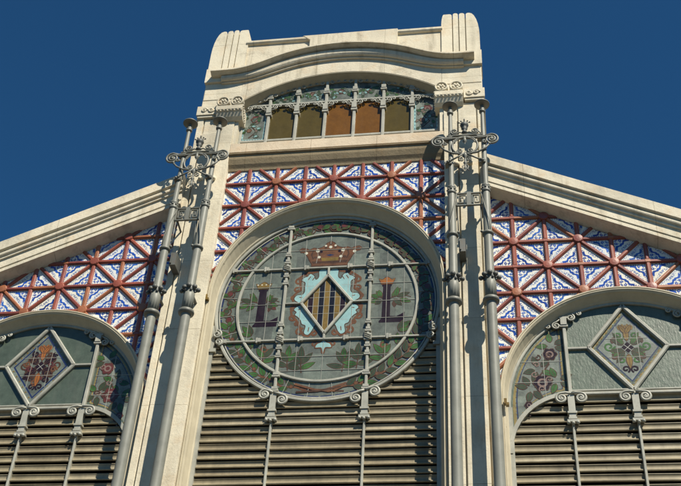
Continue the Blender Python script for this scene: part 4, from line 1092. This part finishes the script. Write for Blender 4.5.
# ------------------------------------------------------------------ iron scroll ornaments between the poles
def make_ornament():
    y = -1.0; r = empty('iron_scroll', (0, y, 2.3)); yf = y-0.02
    b = MB()
    b.tube(P3([(-1.0, 3.52), (-0.86, 3.78), (-0.62, 3.78), (-0.3, 3.86), (0, 3.90), (0.3, 3.86), (0.62, 3.78), (0.86, 3.78), (1.0, 3.52)], yf-0.06), 0.034, 7)
    b.bar((-0.85, 3.74), (0.85, 3.74), 0.055, yf-0.10, yf-0.02, 0.01); b.bar((-0.6, 3.86), (0.6, 3.86), 0.045, yf-0.10, yf-0.02, 0.01)
    for sg in (-1, 1):
        c = (sg*0.88, 3.62)
        b.tube(P3([(sg*0.55, 3.74)]+spiral(c, 0.235, pi/2, -sg*2.1, 40, 0.16), yf-0.06), 0.038, 8)
        b.ball((c[0], yf-0.06, c[1]), 0.06, 8)
    b.build('cross_bar', M['iron'], r)
    b = MB(); b.tube(P3(arc((0, 3.38), 0.42, 0, 2*pi, 40)[:-1], yf-0.06), 0.038, 8, closed=True)
    b.tube(P3(arc((0, 3.38), 0.36, 0.3, pi-0.3, 24), yf-0.09), 0.022, 6)
    b.tube(P3([(-0.80, 3.36), (-0.66, 3.18), (-0.4, 3.02), (0, 2.95), (0.4, 3.02), (0.66, 3.18), (0.80, 3.36)], yf-0.10), 0.034, 8)
    b.ball((-0.80, yf-0.1, 3.38), 0.055, 8); b.ball((0.80, yf-0.1, 3.38), 0.055, 8)
    b.build('ring', M['iron'], r)
    for sg in (-1, 1):
        b = MB(); b.tube(P3([(0, 2.99), (sg*0.25, 2.82), (sg*0.56, 2.62)], yf-0.12), 0.030, 7); b.ball((sg*0.57, yf-0.16, 2.60), 0.05, 8); b.ball((sg*0.50, yf-0.14, 2.66), 0.04, 8)
        b.build('strut', M['iron'], r)
        one('curl', M['iron'], r, P3([(0, 3.02)]+spiral((sg*0.17, 3.12), 0.11, -pi/2, sg*1.6, 22), yf-0.08), 0.026, 6)
        one('curl', M['iron'], r, P3([(0, 3.95), (sg*0.16, 4.02)]+spiral((sg*0.34, 4.06), 0.13, -2.0 if sg > 0 else -1.1, sg*1.7, 26), yf-0.06), 0.028, 6)
        one('curl', M['iron'], r, P3([(sg*0.55, 3.9), (sg*0.50, 4.0), (sg*0.42, 4.12)], yf-0.05), 0.022, 6)
        one('curl', M['iron'], r, P3([(sg*0.05, 2.9)]+spiral((sg*0.12, 2.72), 0.09, pi/2, -sg*1.4, 18), yf-0.10), 0.022, 6)
        one('curl', M['iron'], r, P3(spiral((sg*0.66, 3.50), 0.08, 0, sg*1.4, 16), yf-0.09), 0.020, 6)
    b = MB()
    b.lathe([(0.0, 2.20), (0.035, 2.26), (0.05, 2.34), (0.03, 2.42), (0.035, 2.50), (0.07, 2.56), (0.035, 2.62), (0.035, 2.78), (0.085, 2.86), (0.06, 2.96), (0.03, 3.04), (0.0, 3.10)], (0, yf-0.1, 0), 12)
    b.lathe([(0.0, 3.44), (0.03, 3.50), (0.075, 3.58), (0.05, 3.68), (0.03, 3.80)], (0, yf-0.08, 0), 12)
    for sg in (-1, 1): b.tube(P3([(sg*0.02, 2.5), (sg*0.10, 2.40), (sg*0.06, 2.28), (sg*0.12, 2.20)], yf-0.1), 0.02, 6)
    b.build('stem', M['iron'], r)
    b = MB()
    b.lathe([(0.05, 3.95), (0.10, 4.0), (0.06, 4.06), (0.05, 4.12), (0.11, 4.18), (0.07, 4.22), (0.12, 4.27), (0.145, 4.34), (0.12, 4.41), (0.05, 4.46), (0.0, 4.47)], (0, yf-0.06, 0), 14)
    for k in range(5):
        t = pi*(0.14+0.18*k); q = (0.20*cos(t), 4.42+0.15*sin(t)); b.tube(P3([(0.06*cos(t), 4.42), q], yf-0.06), 0.014, 5); b.ball((q[0], yf-0.06, q[1]), 0.030, 8)
    b.ball((0, yf-0.06, 4.63), 0.028, 8)
    b.build('finial', M['iron_d'], r)
    b = MB()
    for sg in (-1, 1):
        for hw, yy, za, zb_ in ((0.13, 0.10, 3.70, 3.80), (0.11, 0.12, 2.56, 2.66)):
            b = MB(); b.box(sg*0.545-hw, sg*0.545+hw, yf-yy, y+0.11, za, zb_); b.build('clamp', M['iron'], r)
    return r
orn = make_ornament()
for i, (x, lab) in enumerate(((-4.66, 'grey wrought iron scroll with finial joining the two left poles'), (4.53, 'grey wrought iron scroll with finial joining the two right poles'))):
    o = orn if i == 0 else copy_tree(orn)
    o.location.x = x*S; tag(o, lab, 'iron ornament', 'wrought iron scrolls between poles')

# ------------------------------------------------------------------ iron key-pattern brackets lower down
def make_key():
    y = -0.98; r = empty('key_bracket', (0, y, -0.45))
    b = MB(); w2, z0, z1 = 0.40, 0.80, 1.30
    for p, q in (((-w2, z0), (w2, z0)), ((w2, z0), (w2, z1)), ((w2, z1), (-w2, z1)), ((-w2, z1), (-w2, z0)), ((-0.03, z0), (-0.03, z1)), ((0.03, z0), (0.03, z1))): b.bar(p, q, 0.05, y-0.07, y-0.01, 0.008)
    b.box(-0.07, 0.07, y-0.09, y, z0-0.03, z1+0.03)
    for sg in (-1, 1):
        pts = [(0.10, z0+0.09), (0.10, z1-0.09), (0.32, z1-0.09), (0.32, z0+0.10), (0.18, z0+0.10), (0.18, z1-0.18), (0.25, z1-0.18), (0.25, z0+0.19)]
        for p, q in zip(pts, pts[1:]): b.bar((sg*p[0], p[1]), (sg*q[0], q[1]), 0.035, y-0.065, y-0.015, 0.006)
        b.box(sg*0.44-0.06, sg*0.44+0.06, y-0.05, y+0.10, z0+0.02, z1-0.02)
    b.build('key_plate', M['iron'], r)
    for sg in (-1, 1):
        b = MB(); b.tube([(sg*0.38, y-0.06, 1.25), (sg*0.44, y-0.15, 0.9), (sg*0.60, y-0.20, 0.0), (sg*0.62, y-0.19, -0.36)], 0.016, 6)
        b.tube([(sg*0.36, y-0.03, 0.80), (sg*0.36, y-0.03, -0.30)], 0.020, 6); b.ball((sg*0.36, y-0.05, -0.32), 0.05, 8)
        b.build('tie_rod', M['iron'], r)
    b = MB()
    b.box(-0.36, -0.16, y+0.10, y+0.62, -0.95, -0.45); b.box(-0.33, -0.29, y+0.05, y+0.11, -0.90, -0.5)
    b.build('wall_anchor', M['iron_d'], r)
    for sg in (-1, 1): one('wall_stay', M['iron_d'], r, [(sg*0.4, y+0.02, 1.0), (sg*0.4, y+0.72, 0.9)], 0.035, 6)
    return r
key = make_key()
for i, (x, lab) in enumerate(((-4.625, 'iron plate with square key pattern tied between the two left poles'), (4.605, 'iron plate with square key pattern tied between the two right poles'))):
    o = key if i == 0 else copy_tree(key)
    o.location.x = x*S; tag(o, lab, 'iron bracket', 'key pattern plates between poles')

scene.render.engine = 'CYCLES'
